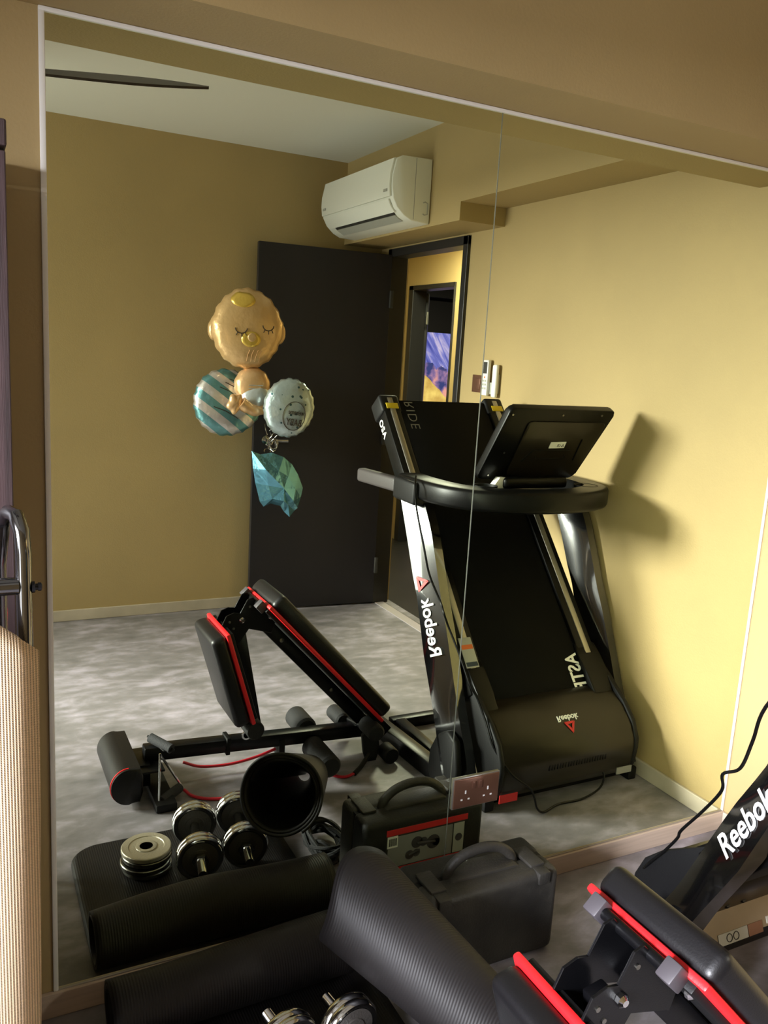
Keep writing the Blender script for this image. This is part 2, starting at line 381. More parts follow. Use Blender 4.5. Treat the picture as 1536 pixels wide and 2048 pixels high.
MB().wbox(CX + .1, CX + .118, 4.222, 4.236, 1.79, 1.89, .003).build('hinge', M['silver'], t, smooth=0)
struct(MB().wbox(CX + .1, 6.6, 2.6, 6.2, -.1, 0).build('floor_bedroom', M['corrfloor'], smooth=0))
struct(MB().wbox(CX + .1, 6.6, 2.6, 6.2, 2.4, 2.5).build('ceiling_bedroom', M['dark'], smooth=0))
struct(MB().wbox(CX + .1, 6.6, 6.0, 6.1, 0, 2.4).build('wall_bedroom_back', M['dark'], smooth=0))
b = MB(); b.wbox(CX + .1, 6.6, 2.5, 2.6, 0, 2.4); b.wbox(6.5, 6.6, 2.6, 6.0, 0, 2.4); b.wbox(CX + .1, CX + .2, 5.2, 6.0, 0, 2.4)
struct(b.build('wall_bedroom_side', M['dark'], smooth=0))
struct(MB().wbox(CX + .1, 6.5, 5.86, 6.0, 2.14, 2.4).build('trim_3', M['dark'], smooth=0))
# screen with mountain picture
def screen_mat():
    m = bpy.data.materials.new('mountain_screen_picture'); m.use_nodes = True; nt = m.node_tree; N = nt.nodes; Lk = nt.links
    out = N['Material Output']; N.remove(N['Principled BSDF'])
    tc = N.new('ShaderNodeTexCoord'); sp = N.new('ShaderNodeSeparateXYZ'); Lk.new(tc.outputs['Object'], sp.inputs[0])
    def math_(op, a, b_):
        n = N.new('ShaderNodeMath'); n.operation = op
        for i, v in enumerate((a, b_)):
            if v is None: continue
            if isinstance(v, (int, float)): n.inputs[i].default_value = v
            else: Lk.new(v, n.inputs[i])
        return n.outputs[0]
    x, z = sp.outputs[0], sp.outputs[2]
    ns = N.new('ShaderNodeTexNoise'); ns.inputs['Scale'].default_value = 7; ns.inputs['Detail'].default_value = 7; Lk.new(tc.outputs['Object'], ns.inputs[0])
    mp = N.new('ShaderNodeMapping'); mp.vector_type = 'TEXTURE'; mp.inputs['Rotation'].default_value = (0, .95, 0); mp.inputs['Scale'].default_value = (.7, 1, .09); Lk.new(tc.outputs['Object'], mp.inputs[0])
    st = N.new('ShaderNodeTexNoise'); st.inputs['Scale'].default_value = 1.6; st.inputs['Detail'].default_value = 6; st.inputs['Distortion'].default_value = .6; Lk.new(mp.outputs[0], st.inputs[0])
    sky = N.new('ShaderNodeValToRGB'); e = sky.color_ramp.elements
    e[0].position = .36; e[0].color = lin((70, 74, 170)); e[1].position = .70; e[1].color = lin((225, 205, 245)); q = e.new(.52); q.color = lin((122, 122, 215))
    Lk.new(st.outputs[0], sky.inputs[0])
    cl = N.new('ShaderNodeValToRGB'); e = cl.color_ramp.elements; e[0].position = .40; e[0].color = lin((60, 66, 130)); e[1].position = .62; e[1].color = lin((232, 160, 160)); q = e.new(.5); q.color = lin((140, 110, 170))
    Lk.new(ns.outputs[0], cl.inputs[0])
    wob = math_('MULTIPLY', ns.outputs[0], .3)
    # cloud / forest band below a falling line
    ln = math_('ADD', math_('MULTIPLY', x, .25), z)            # falls to the right
    c1 = math_('LESS_THAN', math_('ADD', ln, wob), .84)
    mx1 = N.new('ShaderNodeMixRGB'); Lk.new(c1, mx1.inputs[0]); Lk.new(sky.outputs[0], mx1.inputs[1]); Lk.new(cl.outputs[0], mx1.inputs[2])
    ln2 = math_('ADD', math_('MULTIPLY', x, .8), z)
    c2 = math_('LESS_THAN', math_('ADD', ln2, math_('MULTIPLY', ns.outputs[0], .08)), .64)
    gr = N.new('ShaderNodeValToRGB'); e = gr.color_ramp.elements; e[0].position = .3; e[0].color = lin((170, 120, 60)); e[1].position = .7; e[1].color = lin((250, 215, 130)); Lk.new(ns.outputs[0], gr.inputs[0])
    mx2 = N.new('ShaderNodeMixRGB'); Lk.new(c2, mx2.inputs[0]); Lk.new(mx1.outputs[0], mx2.inputs[1]); Lk.new(gr.outputs[0], mx2.inputs[2])
    em = N.new('ShaderNodeEmission'); em.inputs[1].default_value = .85; Lk.new(mx2.outputs[0], em.inputs[0]); Lk.new(em.outputs[0], out.inputs[0])
    return m
t = thing('wall_screen', W(4.9, 5.99, 1.0), 'big lit screen showing a purple mountain scene in the far room', 'screen')
MB().wbox(3.95, 6.1, 5.955, 5.995, .76, 1.81, .006).build('casing', M['acd'], t, smooth=0)
sm = MB(); sm.wbox(-.375, 1.735, 0, .002, 0, 1.0); me = bpy.data.meshes.new('picture'); sm.bm.to_mesh(me); sm.bm.free(); me.materials.append(screen_mat())
o = bpy.data.objects.new('picture', me); C.objects.link(o); o.parent = t; o.location = W(4.35, 5.952, .79) - t.location

# wall plate and two remotes beside the door
t = thing('light_switch', W(XR, 1.725, 1.38), 'bronze square switch plate left of the two remotes', 'switch')
MB().wbox(XR - .008, XR, 1.665, 1.775, 1.375, 1.46, .003).build('face_plate', M['copper'], t)
MB().wbox(XR - .011, XR - .007, 1.70, 1.74, 1.39, 1.445, .002).build('rocker_switch', M['copperd'], t)
t = thing('aircon_remote', W(XR, 1.625, 1.37), 'slim white remote with a grey display, in a wall holder', 'remote')
MB().wbox(XR - .012, XR, 1.575, 1.668, 1.372, 1.43, .004).build('holder', M['acg'], t)
MB().wbox(XR - .030, XR - .011, 1.61, 1.655, 1.365, 1.535, .006).build('body', M['remw'], t)
MB().wbox(XR - .0315, XR - .029, 1.617, 1.648, 1.47, 1.525, .001).build('display', M['acd'], t, smooth=0)
b = MB()
for k in range(3):
    for j in range(2): b.wbox(XR - .0315, XR - .029, 1.618 + j * .018, 1.630 + j * .018, 1.395 + k * .018, 1.404 + k * .018)
b.build('button', M['acg'], t, smooth=0)
MB().wbox(XR - .0318, XR - .029, 1.629, 1.636, 1.448, 1.456).build('button', M['orange'], t, smooth=0)
t = thing('fan_remote', W(XR, 1.56, 1.36), 'plain rounded white remote mounted to the right of the other remote', 'remote')
MB().wbox(XR - .012, XR, 1.545, 1.574, 1.378, 1.47, .004).build('holder', M['acg'], t)
MB().wbox(XR - .032, XR - .011, 1.537, 1.573, 1.36, 1.515, .016, 4).build('body', M['remw'], t)

# ------------------------------------------------------------------ air conditioner
t = thing('air_conditioner', W(XB, 2.3, 2.155), 'white split air conditioner high on the beam over the doorway', 'air conditioner')
A0, A1 = 1.885, 2.735
def xz(pts, d): return [W(x, d, z) for x, z in pts]
front = [(1.862, 2.428), (1.848, 2.36), (1.846, 2.31), (1.852, 2.255), (1.875, 2.215), (1.915, 2.18), (1.955, 2.162)]
MB().prism(xz([(2.059, 2.452), (1.90, 2.448)] + [(x + .006, z) for x, z in front] + [(2.059, 2.158)], A0), (0, -(A1 - A0), 0), .005).build('body', M['ac'], t, smooth=50)
MB().prism(xz([(1.87, 2.436), (1.858, 2.432), (1.843, 2.36), (1.840, 2.31), (1.846, 2.262), (1.856, 2.262), (1.852, 2.31), (1.856, 2.36), (1.872, 2.43)], A0 + .012), (0, -(A1 - A0 - .024), 0), .003).build('front_panel', M['ac'], t, smooth=50)
MB().prism(xz([(1.850, 2.252), (1.862, 2.226), (1.888, 2.196), (1.893, 2.202), (1.868, 2.230), (1.857, 2.254)], A0 + .035), (0, -(A1 - A0 - .07), 0), .001).build('flap', M['ac'], t, smooth=50)
MB().prism(xz([(1.890, 2.199), (1.902, 2.188), (1.908, 2.193), (1.897, 2.204)], A0 + .06), (0, -(A1 - A0 - .16), 0)).build('air_slot', M['acd'], t, smooth=0)
MB().prism(xz([(1.902, 2.186), (1.945, 2.163), (1.95, 2.168), (1.908, 2.192)], A0 + .06), (0, -(A1 - A0 - .16), 0)).build('louvre', M['acg'], t, smooth=0)
MB().wbox(1.97, 1.973, A0 - .0015, A0 + .002, 2.17, 2.445).build('seam', M['acg'], t, smooth=0)
b = MB(); b.tube([W(2.02, A0 - .001, 2.25), W(2.03, A0 - .001, 2.255), W(2.045, A0 - .001, 2.25), W(2.045, A0 - .001, 2.20), W(2.03, A0 - .001, 2.195), W(2.02, A0 - .001, 2.20)], .003, 6); b.build('knockout', M['acg'], t)
for d in (A0 + .05, A1 - .06): MB().wbox(1.838, 1.841, d - .018, d + .018, 2.285, 2.297).build('badge', M['acg'], t, smooth=0)

# ------------------------------------------------------------------ ceiling fan (blades low and dark)
t = thing('ceiling_fan', W(.09, 1.37, RH), 'dark three bladed ceiling fan, one slender blade showing in the mirror', 'fan')
b = MB(); b.lathe([(.06, 0), (.06, -.05), (.014, -.06), (.014, -.16), (.09, -.17), (.10, -.20), (.10, -.26), (.06, -.29), (.02, -.30)], W(.09, 1.37, RH), (0, 0, 1), 32); b.build('motor', M['fan'], t)
for a in (20.5, 140.5, 260.5):
    a = math.radians(a); dx = Vector((math.cos(a), math.sin(a), 0)); dy = Vector((-math.sin(a), math.cos(a), 0)); base = W(.09, 1.37, 2.352)
    rows_t = []; rows_b = []
    for k in range(15):
        s = k / 14; r = .09 + .64 * s; wd = .035 + .035 * math.sin(min(1, s * 1.25) * PI * .62); wd *= (1 - .9 * max(0, (s - .6) / .4) ** 2)
        c = base + dx * r
        rows_t.append([c + dy * wd * q - Vector((0, 0, q * wd * .42)) + Vector((0, 0, .004)) for q in (-1, -.3, .3, 1)])
        rows_b.append([p - Vector((0, 0, .008)) for p in rows_t[-1]])
    loop = MB(); g = [rt + rb[::-1] + [rt[0]] for rt, rb in zip(rows_t, rows_b)]
    loop.sheet(g); bmesh.ops.remove_doubles(loop.bm, verts=loop.bm.verts, dist=1e-5); bmesh.ops.holes_fill(loop.bm, edges=loop.bm.edges)
    loop.build('blade', M['fan'], t)

# ------------------------------------------------------------------ treadmill
TM = thing('treadmill', W(1.9, .7, 0), 'folded black treadmill with silver rails against the right wall', 'treadmill')
Ledge = [(.949, 1.0), (.873, .847), (.819, .734), (.78, .668), (.70, .466), (.608, .29), (.552, .16), (.50, .05)]
Redge = [(.40, .05), (.45, .19), (.51, .30), (.575, .45), (.632, .579), (.69, .691), (.72, .762), (.785, .907), (.848, 1.0)]
posts = []
def resample(pl, n):
    acc = [0]
    for a, c in zip(pl, pl[1:]): acc.append(acc[-1] + math.hypot(c[0] - a[0], c[1] - a[1]))
    out = []
    for k in range(n):
        t_ = acc[-1] * k / (n - 1); i_ = 0
        while i_ < len(pl) - 2 and acc[i_ + 1] < t_: i_ += 1
        f = (t_ - acc[i_]) / (acc[i_ + 1] - acc[i_]); out.append((pl[i_][0] * (1 - f) + pl[i_ + 1][0] * f, pl[i_][1] * (1 - f) + pl[i_ + 1][1] * f))
    return out
def outer_x(t_): return 1.492 + .046 * t_ - .003 * math.sin(PI * t_)
for dx, flip in ((0, 1), (.72, 1)):
    Lr = resample(Ledge, 26); Rr = resample(Redge[::-1], 26); g = []
    for (d0_, z0_), (d1_, z1_) in zip(Lr, Rr):
        row = [W(outer_x(t_) + dx, d0_ + (d1_ - d0_) * t_, z0_ + (z1_ - z0_) * t_) for t_ in [k / 8 for k in range(9)]]
        row += [W(1.575 + dx, d0_ + (d1_ - d0_) * t_, z0_ + (z1_ - z0_) * t_) for t_ in (.97, .5, .03)]
        g.append(row + [row[0]])
    b = MB(); b.sheet(g); bmesh.ops.remove_doubles(b.bm, verts=b.bm.verts, dist=1e-5); bmesh.ops.holes_fill(b.bm, edges=b.bm.edges)
    posts.append(b.build('upright', M['gloss'], TM, smooth=40))
# lettering on the outer face of the near upright
u = Vector((0, -.104, .2)).normalized(); v = Vector((.36, u.z, -u.y)).normalized()
def onpost(d, z): return lambda x, y, zz: W(outer_x(min(1, max(0, .22 + y / .125))) - .0012 - zz, d, z) + Vector((0, u.y, u.z)) * x + Vector((0, v.y, v.z)).normalized() * y
text_mesh('Reebok', .074, W(1.5195, .660, .468), u, v, M['white'], posts[0], bold=.0012, squash=.93, warp=onpost(.660, .468))
def delta(o, u, v, s, parent, m):
    """three-piece triangle emblem: base point o, u along the base, v towards the apex"""
    u = Vector(u).normalized(); v = Vector(v).normalized(); n = u.cross(v); o = Vector(o) + n * .0012
    P = [o, o + u * s, o + u * s * .5 + v * s * .92]; cen = (P[0] + P[1] + P[2]) / 3
    b = MB()
    for i in range(3):
        a, c = P[i], P[(i + 1) % 3]; gap = (c - a) * .07
        a2 = a + gap; q = a * .42 + cen * .58; r = c * .42 + cen * .58
        b.prism([a + gap * .3, c - gap * .9, r * .8 + c * .2, q * .85 + cen * .15], n * .001)
    return b.build('emblem', m, parent, smooth=0)
delta(W(1.496, .772, .682), u, v, .062, posts[0], M['red'])
MB().lathe([(.006, 0), (.006, .003), (.003, .005)], W(1.508, .90, .965), (-1, 0, 0), 12).build('bolt', M['steel'], posts[0])
# pivot covers at the feet of the uprights
for x0, x1 in ((1.495, 1.522), (2.262, 2.285)):
    prof = [(.44, .02), (.60, .02), (.625, .06), (.62, .14), (.575, .22), (.51, .255), (.46, .235), (.435, .14)]
    MB().prism([W(x0, d, z) for d, z in prof], (x1 - x0, 0, 0), .008, 2).build('pivot_cover', M['matte'], TM, smooth=50)
# base frame on the floor
MB().wbox(1.56, 2.24, .415, .465, .0, .048, .004).build('base_crossbar', M['steelb'], TM)
MB().wbox(1.58, 2.22, 1.055, 1.10, 0, .045, .004).build('base_crossbar', M['steelb'], TM)
for x in (1.592, 2.195): MB().wbox(x, x + .045, .46, 1.06, 0.003, .048, .004).build('base_rail', M['steelb'], TM)
for x in (1.60, 2.25): MB().wbox(x - .02, x + .02, .37, .42, 0, .05, .006).build('foot', M['matte'], TM)
# hood
SP = [(.60, .425), (.575, .432), (.506, .386), (.400, .316), (.343, .260), (.316, .200), (.314, .165), (.325, .095), (.345, .062), (.41, .058), (.45, .115), (.50, .20), (.56, .30)]
HP = [(.497, .350), (.462, .337), (.400, .306), (.345, .253), (.319, .200), (.316, .165), (.325, .095), (.345, .062), (.41, .058), (.45, .115), (.50, .20), (.545, .28), (.54, .33)]
hood = MB().prism([W(1.60, d, z) for d, z in HP], (.60, 0, 0), .022, 4).build('motor_hood', M['hood'], TM, smooth=60)
for x0, x1, nm in ((1.592, 1.612, 'side_cover'), (2.188, 2.208, 'side_cover')):
    MB().prism([W(x0, d, z) for d, z in SP], (x1 - x0, 0, 0), .006, 2).build(nm, M['matte'], TM, smooth=50)
# raised shoulders either side of the belt
for x0, x1 in ((1.60, 1.668), (2.10, 2.20)):
    MB().prism([W(x0, d, z) for d, z in [(.455, .335), (.50, .384), (.56, .440), (.60, .475), (.625, .475), (.60, .36), (.52, .30)]], (x1 - x0, 0, 0), .008, 2).build('shoulder', M['black'], hood, smooth=50)
# hood crease and vent ribs
b = MB(); b.tube([W(1.64 + .52 * k / 12, .327 - .006 * math.sin(k / 12 * PI), .196 - .02 * math.sin(k / 12 * PI)) for k in range(13)], .0025, 6); b.build('crease', M['black'], hood)
b = MB()
for k in range(22): b.wbox(1.80 + k * .012, 1.805 + k * .012, .3155, .322, .145, .165)
b.build('vent_rib', M['black'], hood, smooth=0)
hv = Vector((0, .055, -.053)).normalized(); hn = Vector((1, 0, 0)).cross(hv)
hq = W(1.918, .397, .303) + hn * .0015
o = text_mesh('Reebok', .030, hq + hv * .004, (1, 0, 0), hv, M['white'], hood, bold=.0007, align='CENTER')
delta(hq + hv * .028 + Vector((-.024, 0, 0)), (1, 0, 0), hv, .048, hood, M['red'])
MB().obox(W(1.64, .322, .072), (1, 0, 0), (0, 0, 1), (0, 1, 0), (.075, .03, .002)).build('sticker', M['red'], hood, smooth=0)
MB().obox(W(2.15, .318, .085), (1, 0, 0), (0, 0, 1), (0, 1, 0), (.07, .025, .004)).build('sticker', M['grey'], hood, smooth=0)
# tan steel underside of the hood
pn = Vector((0, -.93, .36)).normalized(); pu = Vector((0, .36, .93)).normalized()
pl = MB().obox(W(1.90, .470, .100), (1, 0, 0), pu, pn, (.56, .085, .006)).build('underside_plate', M['tan'], TM, smooth=0)
pb = W(1.90, .484, .066) + pn * .003
MB().obox(pb + Vector((-.10, 0, 0)), (1, 0, 0), pu, pn, (.11, .030, .002)).build('sticker', M['acg'], pl, smooth=0)
b = MB()
for dx_ in (-.115, -.09): b.tube([pb + Vector((dx_ + .010 * math.cos(a), 0, 0)) + pu * .010 * math.sin(a) + pn * .0015 for a in [k * PI / 8 for k in range(17)]], .0012, 5)
b.build('warning_symbol', M['acd'], pl)
MB().obox(pb + Vector((-.015, 0, 0)), (1, 0, 0), pu, pn, (.055, .030, .002)).build('sticker', M['copper'], pl, smooth=0)
MB().obox(pb + Vector((.05, 0, 0)) + pu * .01, (1, 0, 0), pu, pn, (.04, .018, .002)).build('sticker', M['remw'], pl, smooth=0)
MB().obox(W(1.90, .452, .150), (1, 0, 0), pu, pn, (.56, .022, .006)).build('lip', M['tan'], pl, smooth=0)
for x in (1.78, 1.84, 2.0): MB().lathe([(.011, 0), (.011, .016), (.007, .019)], W(x, .455, .150), pn, 12).build('knob', M['black'], pl)
b = MB(); b.tube([W(1.63 + .055 * k, .47, .166 + .006 * math.sin(k * .9)) for k in range(11)], .005, 8); b.build('hose', M['matte'], TM)
# folded deck
D0 = Vector((0, -.575, .44)); DV = Vector((0, -.785, .915)).normalized(); DN = Vector((0, .759, .651)).normalized()
X1 = Vector((1, 0, 0)); LEN = 1.205
def deck(x0, x1, s0, s1, n0, n1, bev=.003, m=None, name='rail', parent=None, seg=2):
    c = D0 + DV * (s0 + s1) / 2 + DN * (n0 + n1) / 2 + X1 * (x0 + x1) / 2
    return MB().obox(c, X1, DV, DN, (x1 - x0, s1 - s0, n1 - n0), bev, seg).build(name, m, parent, smooth=40)
dk = deck(1.60, 2.175, -.10, LEN - .02, -.085, -.022, .006, M['matte'], 'deck_board', TM)
belt = deck(1.665, 2.105, -.135, LEN - .008, -.024, -.004, .004, M['belt'], 'running_belt', TM)
for x0, x1, c0, c1 in ((1.585, 1.662, 1.612, 1.637), (2.108, 2.188, 2.138, 2.163)):
    rl = deck(x0, x1, -.09, LEN - .03, -.07, .006, .006, M['black'], 'side_rail', TM)
    deck(c0, c1, -.045 if x0 > 2 else .0, LEN - .005, .004, .0095, .002, M['silver'], 'silver_strip', rl)
    deck(x0 - .008, x1 + .006, LEN - .075, LEN + .012, -.085, .0085, .012, M['matte'], 'end_cap', rl, 3)
    deck(c0 - .014, c1 + .016, LEN - .062, LEN - .035, .006, .0115, .001, M['yellow'], 'warning_tag', rl)
deck(1.597, 1.650, .005, .12, .008, .0115, .001, M['acg'], 'safety_label', TM)
deck(1.600, 1.647, .075, .092, .0112, .0122, 0, M['orange'], 'label_band', TM)
deck(1.600, 1.647, .010, .026, .0112, .0122, 0, M['navy'], 'label_band', TM)
beltn = D0 + DN * -.0035
text_mesh('ASTR', .080, beltn + DV * .012 + X1 * 2.096, -DV, -X1, M['white'], belt, bold=.0016, squash=.80, spacing=1.0)
text_mesh('RIDE', .062, beltn + DV * 1.192 + X1 * 1.735, -DV, -X1, M['grey'], belt, bold=-.0009, squash=1.0, spacing=1.15)
# side lettering on the deck's left face
text_mesh('OSA', .042, D0 + DV * 1.12 + DN * -.06 + X1 * 1.5835, -DV, DN, M['white'], TM, bold=.001, squash=1.0, spacing=1.1)
# console
c0 = W(1.945, .62, 1.372); c1 = W(1.945, .765, 1.10)
cv = (c0 - c1).normalized(); cn = X1.cross(cv).normalized()
if cn.y < 0: cn = -cn
def conprism(poly, t0, t1, bev, name, m, parent, seg=3):
    pts = [c1 + X1 * a + cv * b_ + cn * t0 for a, b_ in poly]
    return MB().prism(pts, cn * (t1 - t0), bev, seg).build(name, m, parent, smooth=45)
H = (c0 - c1).length
def rounded(poly, r, n=4):
    out = []; N_ = len(poly)
    for i in range(N_):
        p = Vector(poly[i]); a = Vector(poly[i - 1]); b_ = Vector(poly[(i + 1) % N_])
        da = (a - p).normalized() * r; db = (b_ - p).normalized() * r
        for k in range(n + 1):
            t_ = k / n; out.append(((1 - t_) ** 2) * (p + da) + 2 * t_ * (1 - t_) * p + t_ * t_ * (p + db))
    return [(q[0], q[1]) for q in out]
con = conprism(rounded([(-.245, 0), (.205, 0), (.262, H), (-.215, H)], .022), -.03, .0, .006, 'console', M['black'], TM)
conprism(rounded([(-.125, .02), (.195, .012), (.235, H - .05), (-.120, H - .05)], .02), 0, .006, .003, 'back_panel', M['hood'], con)
b = MB(); b.tube([c1 + X1 * a + cv * b_ + cn * .007 for a, b_ in ((-.085, .085), (-.05, .135), (.12, .135))], .0035, 6)
b.tube([c1 + X1 * a + cv * b_ + cn * .007 for a, b_ in ((.155, .09), (.155, .185))], .0035, 6)
b.tube([c1 + X1 * a + cv * b_ + cn * .007 for a, b_ in ((-.03, .105), (-.02, .098), (.10, .098), (.11, .105), (.10, .115))], .0025, 6)
b.build('groove', M['black'], con)
lab = [(.015, .145), (.085, .147), (.085, .174), (.015, .172)]
lb = conprism(lab, .0065, .0085, 0, 'rating_label', M['remw'], con)
text_mesh('\u25B3 CE', .016, c1 + X1 * .080 + cv * .153 + cn * .009, -X1, cv, M['acd'], lb, squash=.8)
for a, b_ in ((-.20, H - .025), (.02, H - .022), (.2, H - .02), (-.17, .12), (-.20, .02)):
    MB().lathe([(.004, 0), (.004, .003)], c1 + X1 * a + cv * b_, cn, 8).build('screw', M['steel'], con)
MB().wbox(1.79, 2.08, .705, .78, 1.07, 1.112, .012, 3).build('console_foot', M['black'], TM)
MB().prism([W(1.745, .72, 1.072), W(1.80, .72, 1.072), W(1.80, .72, 1.112), W(1.775, .72, 1.112)], (0, -.03, 0), .002).build('bracket', M['remw'], TM)
# tray and handrails: a bent band of constant height
band = catmull([W(1.512, 1.02, 0), W(1.505, .88, 0), W(1.535, .70, 0), W(1.63, .575, 0), W(1.78, .515, 0), W(1.93, .50, 0), W(2.08, .53, 0), W(2.20, .61, 0), W(2.245, .72, 0), W(2.262, .88, 0), W(2.262, 1.0, 0)], 8)
def bandmesh(path, inset, z0, z1, name, m, parent, r=.014):
    b = MB(); prof = [(0, z0 + r), (r * .3, z0 + r * .3), (r, z0), (inset - r * .3, z0), (inset, z0 + r * .4), (inset, z1 - r * .6), (inset - r * .5, z1), (r, z1), (r * .3, z1 - r * .3), (0, z1 - r)]
    g = []
    for i, p in enumerate(path):
        a = path[max(i - 1, 0)]; c = path[min(i + 1, len(path) - 1)]; tt = (c - a).normalized(); nn = Vector((tt.y, -tt.x, 0))
        g.append([p + nn * q + Vector((0, 0, z)) for q, z in prof] + [p + nn * prof[0][0] + Vector((0, 0, prof[0][1]))])
    b.sheet(g); bmesh.ops.remove_doubles(b.bm, verts=b.bm.verts, dist=1e-5); bmesh.ops.holes_fill(b.bm, edges=b.bm.edges)
    return b.build(name, m, parent, smooth=45)
# inward normal sign check: band runs left post -> mirror side -> right post
tray = bandmesh(band, .10, 1.012, 1.088, 'tray_band', M['black'], TM)
MB().prism([W(x, d, 1.03) for x, d in ((1.60, .98), (1.60, .68), (1.72, .60), (1.93, .59), (2.10, .62), (2.17, .70), (2.17, .98))], (0, 0, .012)).build('tray_floor', M['black'], TM, smooth=0)
for x in (1.70, 2.13):
    b = MB(); b.lathe([(.036, 0), (.042, .046), (.045, .046), (.040, -.002)], W(x, .70 if x < 2 else .66, 1.043), (0, 0, 1), 24); b.build('cup_holder', M['matte'], TM)
for x in (1.50, 2.245):
    MB().obox(W(x + .014, .93, 1.035), X1, (0, -1, .02), (0, .02, 1), (.052, .17, .086), .012, 3).build('handrail_clamp', M['matte'], TM)
    MB().obox(W(x + .014, 1.18, 1.037), X1, (0, -1, -.03), (0, -.03, 1), (.045, .34, .056), .012, 3).build('handrail', M['lilac'], TM)
# power cable
pts = [W(1.500, .86, 1.10), W(1.478, .82, 1.07), W(1.476, .80, 1.0), W(1.475, .72, .86), W(1.488, .692, .77), W(1.515, .651, .682), W(1.510, .613, .650), W(1.527, .603, .602), W(1.545, .545, .515), W(1.556, .482, .427), W(1.573, .459, .389), W(1.583, .416, .326), W(1.588, .360, .25), W(1.63, .302, .17), W(1.70, .292, .115), W(1.73, .296, .07), W(1.742, .290, .03), W(1.775, .292, .008), W(1.86, .318, .007), W(1.96, .315, .007), W(2.04, .318, .03), W(2.065, .325, .07), W(2.062, .345, .095)]
b = MB(); b.tube(catmull(pts, 6), .0038, 8); tag(b.build('power_cable', M['black']), 'thin black power cable draped down the treadmill upright to the floor', 'cable')

# ------------------------------------------------------------------ sit-up bench
BN = thing('exercise_bench', W(1.1, .955, 0), 'folded black sit-up bench with bright red piping on its pads', 'bench')
CY = .955
def bx(c, ax, az, size, bev, name, m, parent=BN, seg=2):
    ay = Vector(az).cross(Vector(ax))
    return MB().obox(c, ax, ay, az, size, bev, seg).build(name, m, parent, smooth=40)
# back pad
e0 = Vector((.945, 0, .652)); e1 = Vector((1.405, 0, .168)); ld = (e1 - e0).normalized(); nu = Vector((-ld.z, 0, ld.x)) # up-right
PL = (e1 - e0).length; pc = (e0 + e1) / 2 + Vector((0, -CY, 0))
bx(pc + nu * .036, ld, nu, (PL, .255, .060), .020, 'back_pad', M['vinyl'], seg=4)
bx(pc + nu * .002, ld, nu, (PL + .008, .262, .015), .005, 'piping', M['redpipe'])
bx(pc - nu * .012, ld, nu, (PL - .01, .225, .016), .003, 'pad_board', M['matte'])
# long beam
b0 = e0 - nu * .048 + ld * .05; b1 = e1 - nu * .048 + ld * .06
bc = (b0 + b1) / 2 + Vector((0, -CY, 0))
bx(bc, ld, nu, ((b1 - b0).length, .05, .05), .005, 'main_beam', M['steelb'])
for s in (.12, .42): MB().lathe([(.008, 0), (.008, .006), (.004, .008)], b0 + ld * s + Vector((0, -CY + .025, 0)), (0, 1, 0), 10).build('bolt', M['steel'], BN)
# end axle with square caps and bolts
ax0 = Vector((.927, 0, .648))
MB().tube([ax0 + Vector((0, -CY - .085, 0)), ax0 + Vector((0, -CY + .085, 0))], .0105, 14).build('axle', M['steelb'], BN)
for s in (-1, 1):
    c = ax0 + Vector((0, -CY + s * .082, 0)); bx(c, ld, nu, (.034, .030, .034), .003, 'square_cap', M['greycap'])
    MB().lathe([(.0115, 0), (.0115, .007), (.006, .012)], c + Vector((.035, s * .004, -.036)), (0, s, 0), 8).build('bolt', M['chrome'], BN)
# pivot brackets
for s in (-1, 1):
    y = -CY + s * .034
    poly = [(.803, .575), (.818, .607), (.845, .617), (.868, .612), (.893, .662), (.912, .668), (1.00, .575), (.985, .53), (.90, .555), (.865, .50), (.835, .49)]
    MB().prism([Vector((x, y - .0025, z)) for x, z in poly], (0, .005, 0), .001, 1).build('pivot_bracket', M['steelb'], BN, smooth=0)
    MB().lathe([(.0115, 0), (.0115, .008), (.006, .013)], Vector((.873, y + s * .003, .590)), (0, s, 0), 8).build('bolt', M['chrome'], BN)
    for x, z in ((.83, .585), (.902, .635), (.845, .56)): MB().lathe([(.0045, 0), (.0045, .002)], Vector((x, y + s * .0025, z)), (0, s, 0), 10).build('bolt', M['steel'], BN)
# seat pad hanging down
s0 = Vector((.800, 0, .568)); s1 = Vector((.900, 0, .235)); sd = (s1 - s0).normalized(); sn = Vector((sd.z, 0, -sd.x))  # faces -x
sc = (s0 + s1) / 2 + Vector((0, -CY, 0)); SLn = (s1 - s0).length
bx(sc + sn * .034, sd, sn, (SLn, .25, .058), .020, 'seat_pad', M['vinyl'], seg=4)
bx(sc + sn * .0, sd, sn, (SLn + .008, .257, .015), .005, 'piping', M['redpipe'])
bx(sc - sn * .013, sd, sn, (SLn - .01, .22, .016), .003, 'pad_board', M['matte'])
q0 = Vector((.868, -CY, .575)); q1 = Vector((.948, -CY, .16)); qd = (q1 - q0).normalized()
bx((q0 + q1) / 2, qd, Vector((-qd.z, 0, qd.x)), ((q1 - q0).length, .04, .04), .004, 'seat_post', M['steelb'])
MB().lathe([(.030, 0), (.033, .005), (.033, .245), (.030, .25)], Vector((.908, -CY - .125, .205)), (0, 1, 0), 24).build('foam_roller', M['foam'], BN)
MB().lathe([(.018, 0), (.018, .004), (.012, .004), (.012, 0)], Vector((.905, -CY + .03, .150)), (0, 1, 0), 20).build('pull_ring', M['chrome'], BN)
MB().lathe([(.009, 0), (.009, .008), (.005, .011)], Vector((.945, -CY + .03, .160)), (0, 1, 0), 8).build('bolt', M['chrome'], BN)
